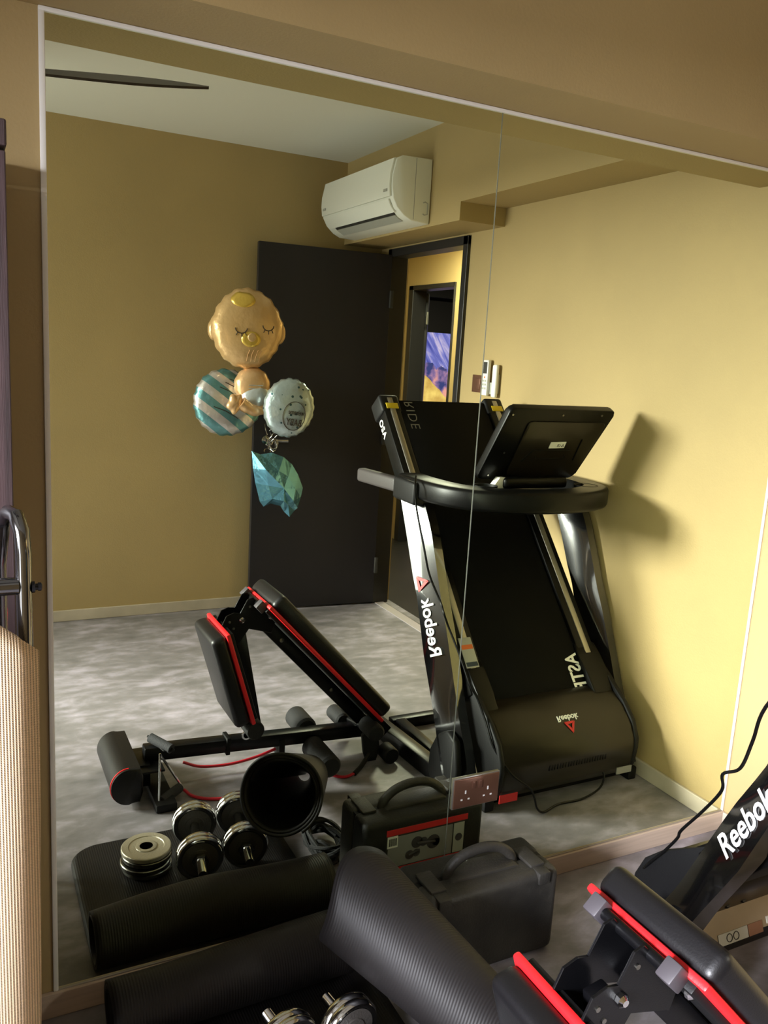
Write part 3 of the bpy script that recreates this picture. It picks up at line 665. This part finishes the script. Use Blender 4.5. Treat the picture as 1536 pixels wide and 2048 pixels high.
# floor rail
r0 = Vector((.545, -CY, .128)); r1 = Vector((1.47, -CY, .082)); rd = (r1 - r0).normalized()
bx((r0 + r1) / 2, rd, Vector((-rd.z, 0, rd.x)), ((r1 - r0).length, .05, .05), .005, 'floor_rail', M['steelb'])
bx(Vector((.84, -CY, .114)), rd, Vector((-rd.z, 0, rd.x)), (.016, .064, .064), .003, 'clamp', M['matte'])
bx(Vector((1.045, -CY, .07)), (1, 0, 0), (0, 0, 1), (.024, .06, .07), .003, 'clamp', M['matte'])
# rear leg, meets the cross foot
bx(Vector((1.455, -CY, .10)), ld, nu, (.10, .046, .046), .004, 'rear_leg', M['steelb'])
ff0 = W(1.546, .64, .031); ff1 = W(1.500, 1.27, .031); fd = (ff1 - ff0).normalized()
bx((ff0 + ff1) / 2, fd, (0, 0, 1), ((ff1 - ff0).length, .06, .062), .006, 'rear_foot', M['steelb'])
# front shin pad
b = MB(); prof = []
for k in range(21):
    a = PI * k / 20; prof.append((.475 - .055 * math.sin(a) * 1.05, .078 + .062 * math.cos(a)))
prof += [(.512, .016), (.522, .05), (.522, .105), (.512, .140)]
sp_ = MB().prism([W(x, .825, z) for x, z in prof], (0, -.31, 0), .012, 3).build('shin_pad', M['vinyl'], BN, smooth=55)
b = MB(); b.tube([W(x, .836, z) for x, z in prof[:21]], .0028, 6); b.build('piping', M['redpipe'], sp_)
MB().wbox(.515, .60, .86, 1.05, .095, .103, .002).build('pad_bracket', M['steelb'], BN)
MB().wbox(.515, .56, .90, 1.01, .03, .11, .003).build('pad_bracket', M['steelb'], BN)
MB().wbox(.55, .62, .76, 1.12, 0, .03, .006).build('front_foot', M['matte'], BN)
# foam rollers on axles
for x, z, d0, d1, r in ((1.165, .062, .745, .93, .042), (1.165, .105, .985, 1.115, .042), (1.372, .135, .795, .90, .033), (1.33, .10, 1.01, 1.12, .03)):
    MB().lathe([(r * .8, 0), (r, .008), (r, d1 - d0 - .008), (r * .8, d1 - d0)], W(x, d1, z), (0, 1, 0), 24).build('foam_roller', M['foam'], BN)
MB().tube([W(1.165, .80, .07), W(1.165, 1.08, .10)], .011, 12).build('axle', M['steelb'], BN)
MB().tube([W(1.372, .85, .125), W(1.34, 1.08, .10)], .011, 12).build('axle', M['steelb'], BN)
MB().prism([W(x, .845, z) for x, z in ((1.335, .11), (1.36, .135), (1.40, .12), (1.415, .05), (1.40, .0), (1.36, 0), (1.345, .04))], (0, -.02, 0), .006, 2).build('pedal', M['foam'], BN)
MB().lathe([(.028, 0), (.032, .006), (.032, .06), (.028, .066)], W(1.44, .86, .034), (0, 1, 0), 20).build('wheel', M['matte'], BN)
MB().prism([W(x, 1.07, z) for x, z in ((1.355, .05), (1.40, .05), (1.395, .165), (1.38, .182), (1.36, .165))], (0, -.012, 0), .003).build('lever', M['greycap'], BN)
# pull handles at the front
def stirrup(apex, a, c, m, grip, label):
    t = thing('pull_handle', Vector(((a.x + c.x) / 2, (a.y + c.y) / 2, min(a.z, c.z))), label, 'handle')
    MB().tube([apex, a], .0042, 8).build('strap', m, t); MB().tube([apex, c], .0042, 8).build('strap', m, t)
    MB().tube([a, c], .0045, 8).build('bar', m, t); dd = (c - a).normalized()
    MB().tube([a + dd * .012, c - dd * .012], .0165, 16).build('grip', grip, t); return t
stirrup(W(.582, .865, .16), W(.565, .79, .022), W(.66, .875, .022), M['chrome'], M['foamg'], 'triangular pull handle with chrome strap propped by the shin pad')
stirrup(W(.605, .90, .150), W(.565, .98, .175), W(.635, .885, .155), M['steelb'], M['foamg'], 'black pull handle with foam grip lying across the bench rail')
b = MB(); b.tube(catmull([W(.69, .98, .055), W(.75, .965, .035), W(.85, .955, .03), W(.95, .955, .04), W(1.03, .955, .06)], 6), .0055, 8)
tag(b.build('resistance_cord', M['redcord']), 'red elastic cord looping just under the bench rail', 'cord')
b = MB(); b.tube(catmull([W(.665, .86, .015), W(.69, .82, .006), W(.75, .78, .006), W(.84, .775, .006), W(.94, .85, .006), W(1.05, .89, .006), W(1.15, .84, .006), W(1.22, .765, .006), W(1.275, .765, .012)], 6), .0055, 8)
cd = b.build('resistance_cord', M['redcord']); tag(cd, 'longer red elastic cord lying on the floor behind the dumbbells', 'cord')
b = MB(); b.tube([W(1.268, .76, .012), W(1.305, .785, .02), W(1.36, .83, .04)], .009, 8); b.build('clip', M['matte'], cd)

# ------------------------------------------------------------------ ribbed mats
def spiral_sheet(x0, x1, nx=30):
    """open end flat on the floor, the rest rolled up by the mirror"""
    path = [(.64 - q, .0065) for q in (0, .0015, .005, .011, .02, .031, .045, .062, .08, .12, .20, .32, .48)]
    rc, zc = .13, .082
    th = -PI / 2; turns = 1.62; n = 70
    for k in range(n + 1):
        a = -PI / 2 - k / n * turns * 2 * PI; r = .0755 - .016 * k / n
        # starts at the bottom, goes towards the mirror (smaller d), over the top and back
        path.append((rc + r * math.cos(a) * 1.0, zc + r * math.sin(a)))
    g = []; uv = []; s = 0; acc = [0]
    for i in range(1, len(path)): acc.append(acc[-1] + math.hypot(path[i][0] - path[i - 1][0], path[i][1] - path[i - 1][1]))
    for i, (d, z) in enumerate(path):
        row = []; ur = []
        for j in range(nx + 1):
            f = j / nx; x = x0 + (x1 - x0) * f
            if i < 9:  # rounded far corners
                R = .09; dd = .64 - d; lim = R - math.sqrt(max(0, R * R - (R - dd) ** 2)) if dd < R else 0
                x = max(x0 + lim, min(x1 - lim, x))
            z2 = z; d2 = d
            if i > 12:
                k_ = 1 - .16 * max(0, 1 - f * 2.2); z2 = .0065 + (z - .0065) * k_
                d2 = d + .012 * math.sin(f * 5) * (z / .16)
            row.append(W(x, d2, z2)); ur.append((x, acc[i]))
        g.append(row); uv.append(ur)
    return g, uv
g, uv = spiral_sheet(.262, .885)
b = MB(); b.sheet(g, uv)
tag(b.build('exercise_mat', M['mat'], smooth=60, solid=.009), 'wide ribbed black mat, half rolled up along the foot of the mirror', 'mat')
# second mat: loose tube leaning across the first
Mo = W(.785, .245, .295); Ax = Vector((.46, -.80, -.385)).normalized(); LT = .60
up = (Vector((0, 0, 1)) - Ax * Ax.z).normalized(); sd_ = Ax.cross(up)
NT = 150; NL = 24; g = []; uv = []
for k in range(NT + 1):
    a = -PI * .8 + k / NT * 2 * PI * 2.6
    row = []; ur = []
    for j in range(NL + 1):
        s = j / NL; r = (.122 * (1 - s) + .082 * s) - (.020 * (1 - s) + .074 * s) * (k / NT) - .004
        # mouth is cut obliquely: the top corner reaches further out
        off = -.055 * max(0, math.cos(a - .25)) ** 3 * (1 - s) + .02 * (k / NT) * (1 - s)
        p = Mo + Ax * (s * LT + off) + (up * math.cos(a) + sd_ * math.sin(a)) * r
        row.append(p); ur.append((s * LT, r * a))
    g.append(row); uv.append(ur)
b = MB(); b.sheet(g, uv)
tag(b.build('exercise_mat', M['mat'], smooth=60, solid=.008), 'black ribbed mat rolled into an open tube, leaning over the other mat', 'mat')

# ------------------------------------------------------------------ dumbbells and spare plates
def plate(parent, o, ax, r, th, face, rim=M['chrome'], name='weight_plate'):
    b = MB(); b.lathe([(.014, 0), (r * .78, 0), (r * .83, -.002), (r * .93, -.0025), (r, .003), (r, th - .003), (r * .93, th + .0025), (r * .83, th + .002), (r * .78, th), (.014, th)], o, ax, 48)
    p = b.build(name, rim, parent, smooth=50)
    ax = Vector(ax).normalized()
    for side, off in ((-1, -.0015), (1, th + .0015)):
        b = MB(); b.lathe([(.016, off - side * .0005), (r * .76, off - side * .0005), (r * .76, off + side * .0002), (r * .72, off + side * .0005), (r * .45, off + side * .0005), (r * .42, off + side * .002), (r * .30, off + side * .002), (.016, off + side * .001)], o, ax, 40); b.build('plate_face', face, p)
    return p
def dumbbell(tip, ax, label):
    ax = Vector(ax).normalized(); o = Vector(tip)
    t = thing('dumbbell', Vector((o.x, o.y, .013)) + ax * .17, label, 'dumbbell', 'dumbbells on the mat')
    n = 120; g = MB(); prof = []
    for k in range(61): prof.append((.0115 + (.0012 if k % 2 else 0), k * .0015))
    prof += [(.0135, .095), (.0135, .255)] + [(.0115 + (.0012 if k % 2 else 0), .26 + k * .0015) for k in range(61)]
    g.lathe(prof, o, ax, 14); g.build('bar', M['chrome'], t)
    for s in (.055, .292):
        b = MB(); b.lathe([(.018, 0), (.024, .002), (.024, .016), (.018, .018)], o + ax * s, ax, 6); b.build('star_nut', M['chrome'], t, smooth=20)
    for s in (.076, .096): plate(t, o + ax * s, ax, .067 if s < .09 else .0665, .017, M['plateface'])
    for s in (.254, .274): plate(t, o + ax * s, ax, .0665, .016, M['plateface'])
    return t
dumbbell(W(.575, .272, .081), (.16, -1, 0), 'chrome rimmed dumbbell on the mat, next to the spare plates')
dumbbell(W(.713, .280, .081), (.16, -1, 0), 'chrome rimmed dumbbell on the mat, half hidden by the leaning mat tube')
for k in range(4):
    labs = ['lowest plate of the silver stack on the mat', 'second lowest plate of the silver stack on the mat', 'second plate from the top of the silver stack', 'silver weight plate topmost in the small stack on the mat']
    ox = [.004, -.003, .003, 0][k]; z = .0135 + k * .0185
    t = thing('weight_plate', W(.458 + ox, .462 + ox, z), labs[k], 'weight plate', 'stacked weight plates')
    o = W(.458 + ox, .462 + ox, z + .0025); r = .071
    b = MB(); b.lathe([(.015, 0), (r * .97, 0), (r, .002), (r, .012), (r * .97, .014), (r * .72, .014), (r * .70, .012), (r * .42, .012), (r * .40, .014), (.018, .014), (.015, .012)], o, (0, 0, 1), 48); b.build('rim', M['platesil'] if k == 3 else M['steel'], t, smooth=40)
    b = MB(); b.lathe([(.019, .0142), (.028, .0150), (.030, .0142)], o, (0, 0, 1), 30); b.build('hub', M['platesil'], t)

# ------------------------------------------------------------------ moulded dumbbell case
t = thing('tool_case', W(1.18, .18, 0), 'dusty black moulded carry case with handle, standing beside the leaning mat', 'case')
cs = MB(); cs.wbox(.982, 1.380, .095, .181, 0, .236, .018, 4); o1 = cs.build('front_shell', M['cased'], t, smooth=50)
cs = MB(); cs.wbox(.982, 1.380, .183, .268, 0, .236, .022, 4); o2 = cs.build('back_shell', M['case'], t, smooth=50)
MB().wbox(.99, 1.372, .170, .195, .01, .230, .002).build('seam', M['matte'], t)
# raised shoulder and arch handle
arch = [(1.075, .228), (1.085, .252), (1.115, .276), (1.155, .288), (1.20, .289), (1.24, .278), (1.272, .254), (1.284, .228)]
MB().tube(catmull([W(x, .183, z) for x, z in arch], 5), .0135, 12).build('carry_handle', M['case'], t)
MB().prism([W(x, .15, z) for x, z in ((1.06, .225), (1.09, .243), (1.27, .243), (1.30, .225))], (0, -.07, 0), .006, 2).build('handle_recess', M['case'], t)
for x in (1.025, 1.325):
    l = MB().wbox(x - .022, x + .022, .155, .24, .232, .243, .003).build('latch', M['case'], t)
    MB().wbox(x - .018, x + .018, .232, .274, .205, .238, .004).build('hook', M['case'], l)
lb = MB().wbox(1.050, 1.312, .0925, .0955, .070, .210, 0).build('label', M['acd'], t, smooth=0)
lb['label'] = 'printed label with red bands'
MB().wbox(1.050, 1.320, .091, .0926, .192, .210).build('label_band', M['red'], lb, smooth=0)
MB().wbox(1.050, 1.312, .091, .0926, .070, .089).build('label_band', M['red'], lb, smooth=0)
MB().wbox(1.056, 1.270, .0915, .0926, .092, .186).build('label_picture', M['grey'], lb, smooth=0)
MB().wbox(1.274, 1.310, .0915, .0926, .092, .186).build('label_picture', M['acg'], lb, smooth=0)
bc_ = MB().wbox(1.053, 1.086, .090, .0916, .155, .190).build('barcode_sticker', M['remw'], lb, smooth=0)
b = MB()
for k in range(11): b.wbox(1.0575 + k * .0024, 1.0585 + k * .0024 + (.0006 if k % 3 == 0 else 0), .0893, .0901, .161, .184)
b.build('bar_lines', M['acd'], bc_, smooth=0)
b = MB()
for cx, cz, rr in ((1.150, .155, .018), (1.172, .152, .014), (1.205, .145, .022), (1.128, .120, .014), (1.150, .122, .012), (1.215, .143, .012), (1.292, .14, .012)):
    b.lathe([(rr * .55, 0), (rr, .0002), (rr, .0012), (rr * .55, .0012)], W(cx, .0915, cz), (0, 1, 0), 20)
b.tube([W(1.15, .0905, .152), W(1.21, .0905, .146)], .004, 8); b.tube([W(1.125, .0905, .12), W(1.16, .0905, .13)], .003, 8)
b.build('printed_dumbbells', M['greycap'], lb)
b = MB()
for k in range(14): b.wbox(1.165 + k * .0095, 1.171 + k * .0095, .0903, .0912, .076, .082 + .002 * (k % 3 == 0))
b.build('print_marks', M['orange'], lb, smooth=0)
# tangled black cord beside the case
random.seed(3); pts = []
for k in range(46):
    a = k * 1.3; r = .035 + .03 * random.random()
    pts.append(W(.985 + r * math.cos(a) * 1.0 - .0, .375 + r * math.sin(a) * 1.6, .010 + .065 * random.random() * (1 - r * 4)))
b = MB(); b.tube(catmull([Vector((p.x - .0, p.y, max(.008, p.z))) for p in pts], 4), .006, 7)
tag(b.build('cord_bundle', M['foam']), 'tangled black rope heaped between the mat tube and the carry case', 'rope')

# ------------------------------------------------------------------ wardrobe and folded recliner at the left edge
t = thing('wardrobe', W(-.33, .19, 0), 'dark wenge wardrobe against the wall to the left of the mirror', 'wardrobe')
MB().wbox(-.76, .080, .02, .345, 0, 1.795, .003).build('body', M['wood'], t, smooth=0)
MB().wbox(-.765, .0815, .015, .362, 1.800, 1.838, .003).build('top_board', M['wood'], t, smooth=0)
for x0, x1 in ((-.755, -.342), (-.337, .0795)):
    dd = MB().wbox(x0, x1, .347, .363, .06, 1.793, .002).build('door', M['wood'], t, smooth=0)
    MB().tube([W((x0 + .03) if x0 > -.5 else (x1 - .03), .375, z) for z in (.95, 1.08)], .005, 8).build('handle', M['steel'], dd)
t = thing('folding_recliner', W(-.18, .62, 0), 'folded recliner with black tube frame and tan woven sling', 'chair')
yy = .60; SX = -.013
b = MB(); b.tube([W(.050, yy - .10, 1.05), W(.050, yy - .09, 1.20), W(.055, yy - .07, 1.262), W(.062, yy - .045, 1.284), W(.070, yy - .018, 1.284), W(.0755, yy - .003, 1.264), W(.077, yy, 1.235), W(.077, yy, 1.12), W(.074, yy, .80), W(.070, yy, .35), W(.066, yy, .012)], .0105, 14); b.build('side_tube', M['gloss'], t)
b = MB(); b.tube([W(-.44, yy, 1.27), W(-.44, yy, .012)], .0125, 12); b.build('side_tube', M['gloss'], t)
b = MB(); b.tube([W(-.44, yy, 1.190), W(.070, yy, 1.190)], .0125, 12); b.build('crossbar', M['gloss'], t)
MB().lathe([(.008, 0), (.008, .004), (.0045, .004), (.0045, .008), (.006, .008), (.006, .012), (.003, .0135)], W(.0868, yy, 1.187), (1, 0, 0), 10).build('bolt', M['steelb'], t)
gr = []; ur = []
NX = 22
for k in range(41):
    s = k / 40; row = []; uu = []
    for j in range(NX + 1):
        f = j / NX; x = -.45 + (.090 + .45) * f - .012 * s
        z = 1.155 - .055 * (max(0, f - .85) / .15) ** 2 - s * .98
        d = yy + .03 + .012 * math.sin(s * PI) - (.022 * (max(0, f - .93) / .07) ** 2) + .004 * math.sin(f * 40 + s * 3)
        row.append(W(x, d, z)); uu.append((x, z))
    gr.append(row); ur.append(uu)
b = MB(); b.sheet(gr, ur); b.build('sling', M['sling'], t, smooth=60, solid=.012)

# ------------------------------------------------------------------ foil balloons on the door handle
def foil_mat(name, col, kind=None, rough=.28, metal=.75):
    m = mat(name, col, rough, metal=metal); nt = m.node_tree; N = nt.nodes; Lk = nt.links; b = N['Principled BSDF']
    tc = N.new('ShaderNodeTexCoord'); n = N.new('ShaderNodeTexNoise'); n.inputs['Scale'].default_value = 14; n.inputs['Detail'].default_value = 3; Lk.new(tc.outputs['Object'], n.inputs[0])
    bp = N.new('ShaderNodeBump'); bp.inputs['Strength'].default_value = .5; bp.inputs['Distance'].default_value = .012; Lk.new(n.outputs[0], bp.inputs['Height']); Lk.new(bp.outputs[0], b.inputs['Normal'])
    if kind == 'stripes':
        mp = N.new('ShaderNodeMapping'); mp.inputs['Rotation'].default_value = (0, -.65, 0); Lk.new(tc.outputs['Object'], mp.inputs[0])
        wv = N.new('ShaderNodeTexWave'); wv.bands_direction = 'Z'; wv.inputs['Scale'].default_value = 3.6; wv.inputs['Distortion'].default_value = .3; Lk.new(mp.outputs[0], wv.inputs[0])
        r = N.new('ShaderNodeValToRGB'); r.color_ramp.interpolation = 'CONSTANT'; e = r.color_ramp.elements; e[0].color = lin((110, 160, 165)); e[1].position = .5; e[1].color = lin((214, 208, 205)); Lk.new(wv.outputs[0], r.inputs[0]); Lk.new(r.outputs[0], b.inputs['Base Color'])
    if kind == 'dots':
        v = N.new('ShaderNodeTexVoronoi'); v.inputs['Scale'].default_value = 26; Lk.new(tc.outputs['Object'], v.inputs[0])
        r = N.new('ShaderNodeValToRGB'); r.color_ramp.interpolation = 'CONSTANT'; e = r.color_ramp.elements; e[0].color = lin((70, 96, 100)); e[1].position = .17; e[1].color = lin(col); Lk.new(v.outputs['Distance'], r.inputs[0]); Lk.new(r.outputs[0], b.inputs['Base Color'])
    return m
M['skinf'] = foil_mat('tan_foil', (214, 176, 124), metal=.4)
M['skinl'] = foil_mat('light_tan_foil', (226, 184, 136), metal=.45)
M['hairf'] = foil_mat('gold_foil', (226, 190, 90), metal=.55)
M['stripef'] = foil_mat('striped_teal_foil', (190, 205, 205), 'stripes')
M['dotf'] = foil_mat('spotted_silver_foil', (178, 192, 194), 'dots')
M['tealf'] = foil_mat('teal_foil', (116, 180, 208), rough=.18)
M['bibf'] = foil_mat('white_foil', (205, 212, 216), metal=.45)
M['ink'] = mat('dark_ink', (48, 36, 26), .6)
class Foil:
    def __init__(s, c, rx, rz, h, rot=0, tilt=(0, 0), outline=None, wr=16, wa=.03, seed=0):
        s.c = Vector(c); s.rx, s.rz, s.h = rx, rz, h; s.out = outline or (lambda a: 1); s.wr, s.wa = wr, wa; s.rnd = seed
        m = Matrix.Rotation(tilt[0], 3, 'Z') @ Matrix.Rotation(tilt[1], 3, 'X') @ Matrix.Rotation(rot, 3, 'Y'); s.m = m
    def pt(s, a, q, side=1, lift=0):
        R = s.out(a); edge = q ** 4
        rr = q * R * (1 - .02 * edge * (1 + math.cos(a * s.wr + s.rnd)))
        hh = s.h * math.sqrt(max(0, 1 - q ** 2.3)) * (1 + s.wa * (math.cos(a * s.wr + s.rnd) + .6 * math.cos(a * (s.wr * .37) + 2 + s.rnd)) * max(0, q - .45) ** 2 * 4)
        p = Vector((s.rx * rr * math.cos(a), side * (hh + lift), s.rz * rr * math.sin(a)))
        return s.c + s.m @ p
    def xy(s, x, z, lift=.002):
        """surface point in front (towards the mirror) at local x,z"""
        a = math.atan2(z / s.rz, x / s.rx); q = math.hypot(x / s.rx, z / s.rz) / s.out(a)
        return s.pt(a, min(q, .99), 1, lift)
    def build(s, name, m, parent, na=64, nq=14):
        b = MB(); bmv = b.bm
        rings = {}
        for side in (1, -1):
            c = bmv.verts.new(s.pt(0, 0, side)); prev = None
            for i in range(1, nq + 1):
                q = math.sin(i / nq * PI / 2)
                if i == nq and side == -1: ring = rings['e']
                else: ring = [bmv.verts.new(s.pt(2 * PI * k / na, q, side)) for k in range(na)]
                if i == nq and side == 1: rings['e'] = ring
                for k in range(na):
                    k2 = (k + 1) % na
                    if prev is None: bmv.faces.new((c, ring[k], ring[k2]))
                    else: bmv.faces.new((prev[k], ring[k], ring[k2], prev[k2]))
                prev = ring
        return b.build(name, m, parent, smooth=70)
def stroke(f, pts, r, name, m, parent): 
    b = MB(); b.tube([f.xy(x, z) for x, z in pts], r, 6); return b.build(name, m, parent)
def patch(f, poly_c, rx, rz, name, m, parent, n=24, lift=.0015):
    b = MB(); rings = []
    c = b.bm.verts.new(f.xy(*poly_c, lift))
    prev = None
    for q in (.33, .66, 1.0):
        ring = [b.bm.verts.new(f.xy(poly_c[0] + rx * q * math.cos(2 * PI * k / n), poly_c[1] + rz * q * math.sin(2 * PI * k / n), lift)) for k in range(n)]
        for k in range(n):
            if prev is None: b.bm.faces.new((c, ring[k], ring[(k + 1) % n]))
            else: b.bm.faces.new((prev[k], ring[k], ring[(k + 1) % n], prev[(k + 1) % n]))
        prev = ring
    return b.build(name, m, parent, solid=.001)
BD = 2.50
T1 = thing('baby_balloon', W(1.38, BD, 1.12), 'tan foil balloon shaped as a sleeping baby, tied to the door handle', 'balloon')
def headout(a):
    r = 1.0
    for c, w_, h_ in ((PI * .985, .20, .04), (.06, .26, .05)):
        d = abs((a - c + PI) % (2 * PI) - PI); r += h_ * math.exp(-(d / w_) ** 2)
    d = abs((a - PI * .55 + PI) % (2 * PI) - PI); r += .02 * math.exp(-(d / .3) ** 2)
    return r
hd_ = Foil(W(1.366, BD, 1.620), .186, .208, .085, 0, (.12, 0), headout, 18, .035)
head = hd_.build('head', M['skinf'], T1)
patch(hd_, (-.035, .145), .062, .040, 'hair_tuft', M['hairf'], head)
patch(hd_, (.006, -.052), .050, .040, 'dummy', M['hairf'], head)
patch(hd_, (.010, -.042), .022, .022, 'dummy_button', M['skinf'], head, lift=.004)
for cx, cz, fl in ((-.046, -.010, -1), (.095, .010, 1)):
    arc = [(cx + .030 * math.cos(a), cz - .026 * math.sin(a) + .012) for a in [PI * k / 10 for k in range(11)]]
    stroke(hd_, arc, .0024, 'closed_eye', M['ink'], head)
    for a, l in ((.9, .016), (1.5, .018), (2.2, .016)):
        p0 = (cx + .030 * math.cos(a), cz - .026 * math.sin(a) + .012); stroke(hd_, [p0, (p0[0] + l * math.cos(a) * .8, p0[1] - l)], .002, 'eyelash', M['ink'], head)
for cx, s in ((-.168, -1), (.172, 1)):
    Foil(hd_.c + hd_.m @ Vector((cx * 1.0, -.01, -.012)), .034, .058, .028, 0, (0, 0)).build('ear', M['skinf'], T1, 24, 6)
for k in range(4):
    x = -.01 + k * .022; stroke(hd_, [(x, -.165), (x + .004, -.13 + .01 * (k % 2)), (x + .012, -.105)], .0016, 'crease', M['skinl'], head)
bd = Foil(W(1.402, BD + .0, 1.330), .098, .100, .060, 0, (.1, 0), None, 12, .05); body = bd.build('body', M['skinl'], T1, 48, 10)
bb = Foil(W(1.415, BD - .012, 1.265), .088, .085, .062, 0, (.1, 0), None, 10, .05); bib = bb.build('nappy', M['bibf'], T1, 48, 10)
b = MB(); b.tube(catmull([W(1.475, BD - .055, 1.215), W(1.40, BD - .085, 1.205), W(1.345, BD - .09, 1.225), W(1.315, BD - .09, 1.245)], 4), .03, 12, taper=[.024] * 4 + [.030] * 4 + [.034] * 4 + [.036]); b.build('arm', M['skinl'], T1)
fo = Foil(W(1.285, BD - .09, 1.240), .042, .052, .022, .25, (0, 0), lambda a: 1 + .14 * math.cos(a * 5 + .6), 5, .02); fo.build('foot', M['skinl'], T1, 40, 8)
for k, z in enumerate((1.335, 1.318, 1.298)): 
    b = MB(); b.tube([bd.xy(-.03 + .0, z - 1.33), bd.xy(.045, z - 1.33)], .0022, 6); b.build('bib_line', M['bibf'], body)
# striped round balloon
T2 = thing('round_balloon', W(1.31, BD + .15, 1.05), 'round foil balloon with teal and white stripes, left of the baby balloon', 'balloon')
f2 = Foil(W(1.315, BD + .15, 1.228), .188, .184, .060, 0, (.15, 0), lambda a: 1 + .015 * math.cos(3 * a), 20, .07); s2 = f2.build('body', M['stripef'], T2)
for k, (p, q) in enumerate((((-.02, .11), (.08, .05)), ((-.05, .085), (.05, .03)), ((-.08, -.02), (.05, -.08)), ((.0, .13), (.1, .08)))):
    stroke(f2, [p, ((p[0] + q[0]) / 2, (p[1] + q[1]) / 2 + .008), q], .0025, 'printed_line', M['ink'], s2)
# welcome balloon
T3 = thing('round_balloon', W(1.545, BD - .175, 1.05), 'spotted silver foil balloon with welcome baby lettering, against the dark door', 'balloon')
f3 = Foil(W(1.545, BD - .175, 1.2315), .134, .156, .056, .12, (.30, 0), None, 20, .06); s3 = f3.build('body', M['dotf'], T3)
ring = [(.058 * math.cos(a) - .0 + .030, .075 * math.sin(a) - .035) for a in [2 * PI * k / 28 for k in range(29)]]
stroke(f3, ring, .0016, 'printed_ring', M['ink'], s3)
def warp3(cx, cz): return lambda x, y, z: f3.xy(cx - x, cz + y, .002 + z)
text_mesh('welcome', .036, (0, 0, 0), (1, 0, 0), (0, 0, 1), M['ink'], s3, bold=.0003, warp=warp3(.080, -.026), squash=.62)
text_mesh('BABY', .052, (0, 0, 0), (1, 0, 0), (0, 0, 1), M['ink'], s3, bold=.0003, warp=warp3(.076, -.084), squash=.66)
# crumpled teal balloon hanging below
T4 = thing('crumpled_balloon', W(1.59, 2.55, .62), 'crumpled half deflated teal foil balloon hanging lowest of the bunch', 'balloon')
outl = [(1.426, .978), (1.475, .960), (1.546, .968), (1.61, .945), (1.66, .905), (1.70, .845), (1.728, .772), (1.722, .72), (1.705, .655), (1.688, .640), (1.655, .608), (1.625, .635), (1.598, .672), (1.545, .685), (1.505, .668), (1.478, .70), (1.455, .80), (1.44, .88)]
random.seed(11); b = MB(); cx = sum(p[0] for p in outl) / len(outl); cz = sum(p[1] for p in outl) / len(outl)
edge = [b.bm.verts.new(W(x, 2.55 + random.uniform(-.01, .01), z)) for x, z in outl]; n = len(edge)
for side in (-1, 1):
    mid = [b.bm.verts.new(W(cx + (x - cx) * random.uniform(.5, .66), 2.55 + side * random.uniform(.03, .075), cz + (z - cz) * random.uniform(.5, .66))) for x, z in outl[::2]]
    ctr = b.bm.verts.new(W(cx + .01, 2.55 + side * .06, cz)); m_ = len(mid)
    for k in range(m_):
        k2 = (k + 1) % m_
        b.bm.faces.new((ctr, mid[k], mid[k2])); b.bm.faces.new((mid[k], edge[2 * k], edge[2 * k + 1])); b.bm.faces.new((mid[k], edge[2 * k + 1], mid[k2])); b.bm.faces.new((mid[k2], edge[2 * k + 1], edge[(2 * k + 2) % n]))
b.build('body', M['tealf'], T4, smooth=0)
# ribbons joining them
random.seed(5); b = MB()
knot = hp + n_ if False else Vector((1.535, -2.60, 1.02))
for tx, tz in ((1.50, 1.12), (1.53, 1.10), (1.56, 1.09), (1.50, .965), (1.54, .965), (1.57, 1.06)):
    a = knot; c = Vector((tx, -2.56, tz)); b.tube([a.lerp(c, k / 6) + Vector((random.uniform(-.008, .008), random.uniform(-.008, .008), random.uniform(-.006, .006))) for k in range(7)], .0022, 6)
cl = []
for k in range(60):
    a = k * .9; cl.append(Vector((1.565 + .028 * math.cos(a) * (1 - k / 120), -2.60 + .012 * math.sin(a * 1.7), 1.015 + .030 * math.sin(a) - .0003 * k)))
b.tube(cl, .0022, 6)
tag(b.build('curling_ribbon', M['ribbon']), 'curled silver ribbon tying the balloons to the door handle', 'ribbon')
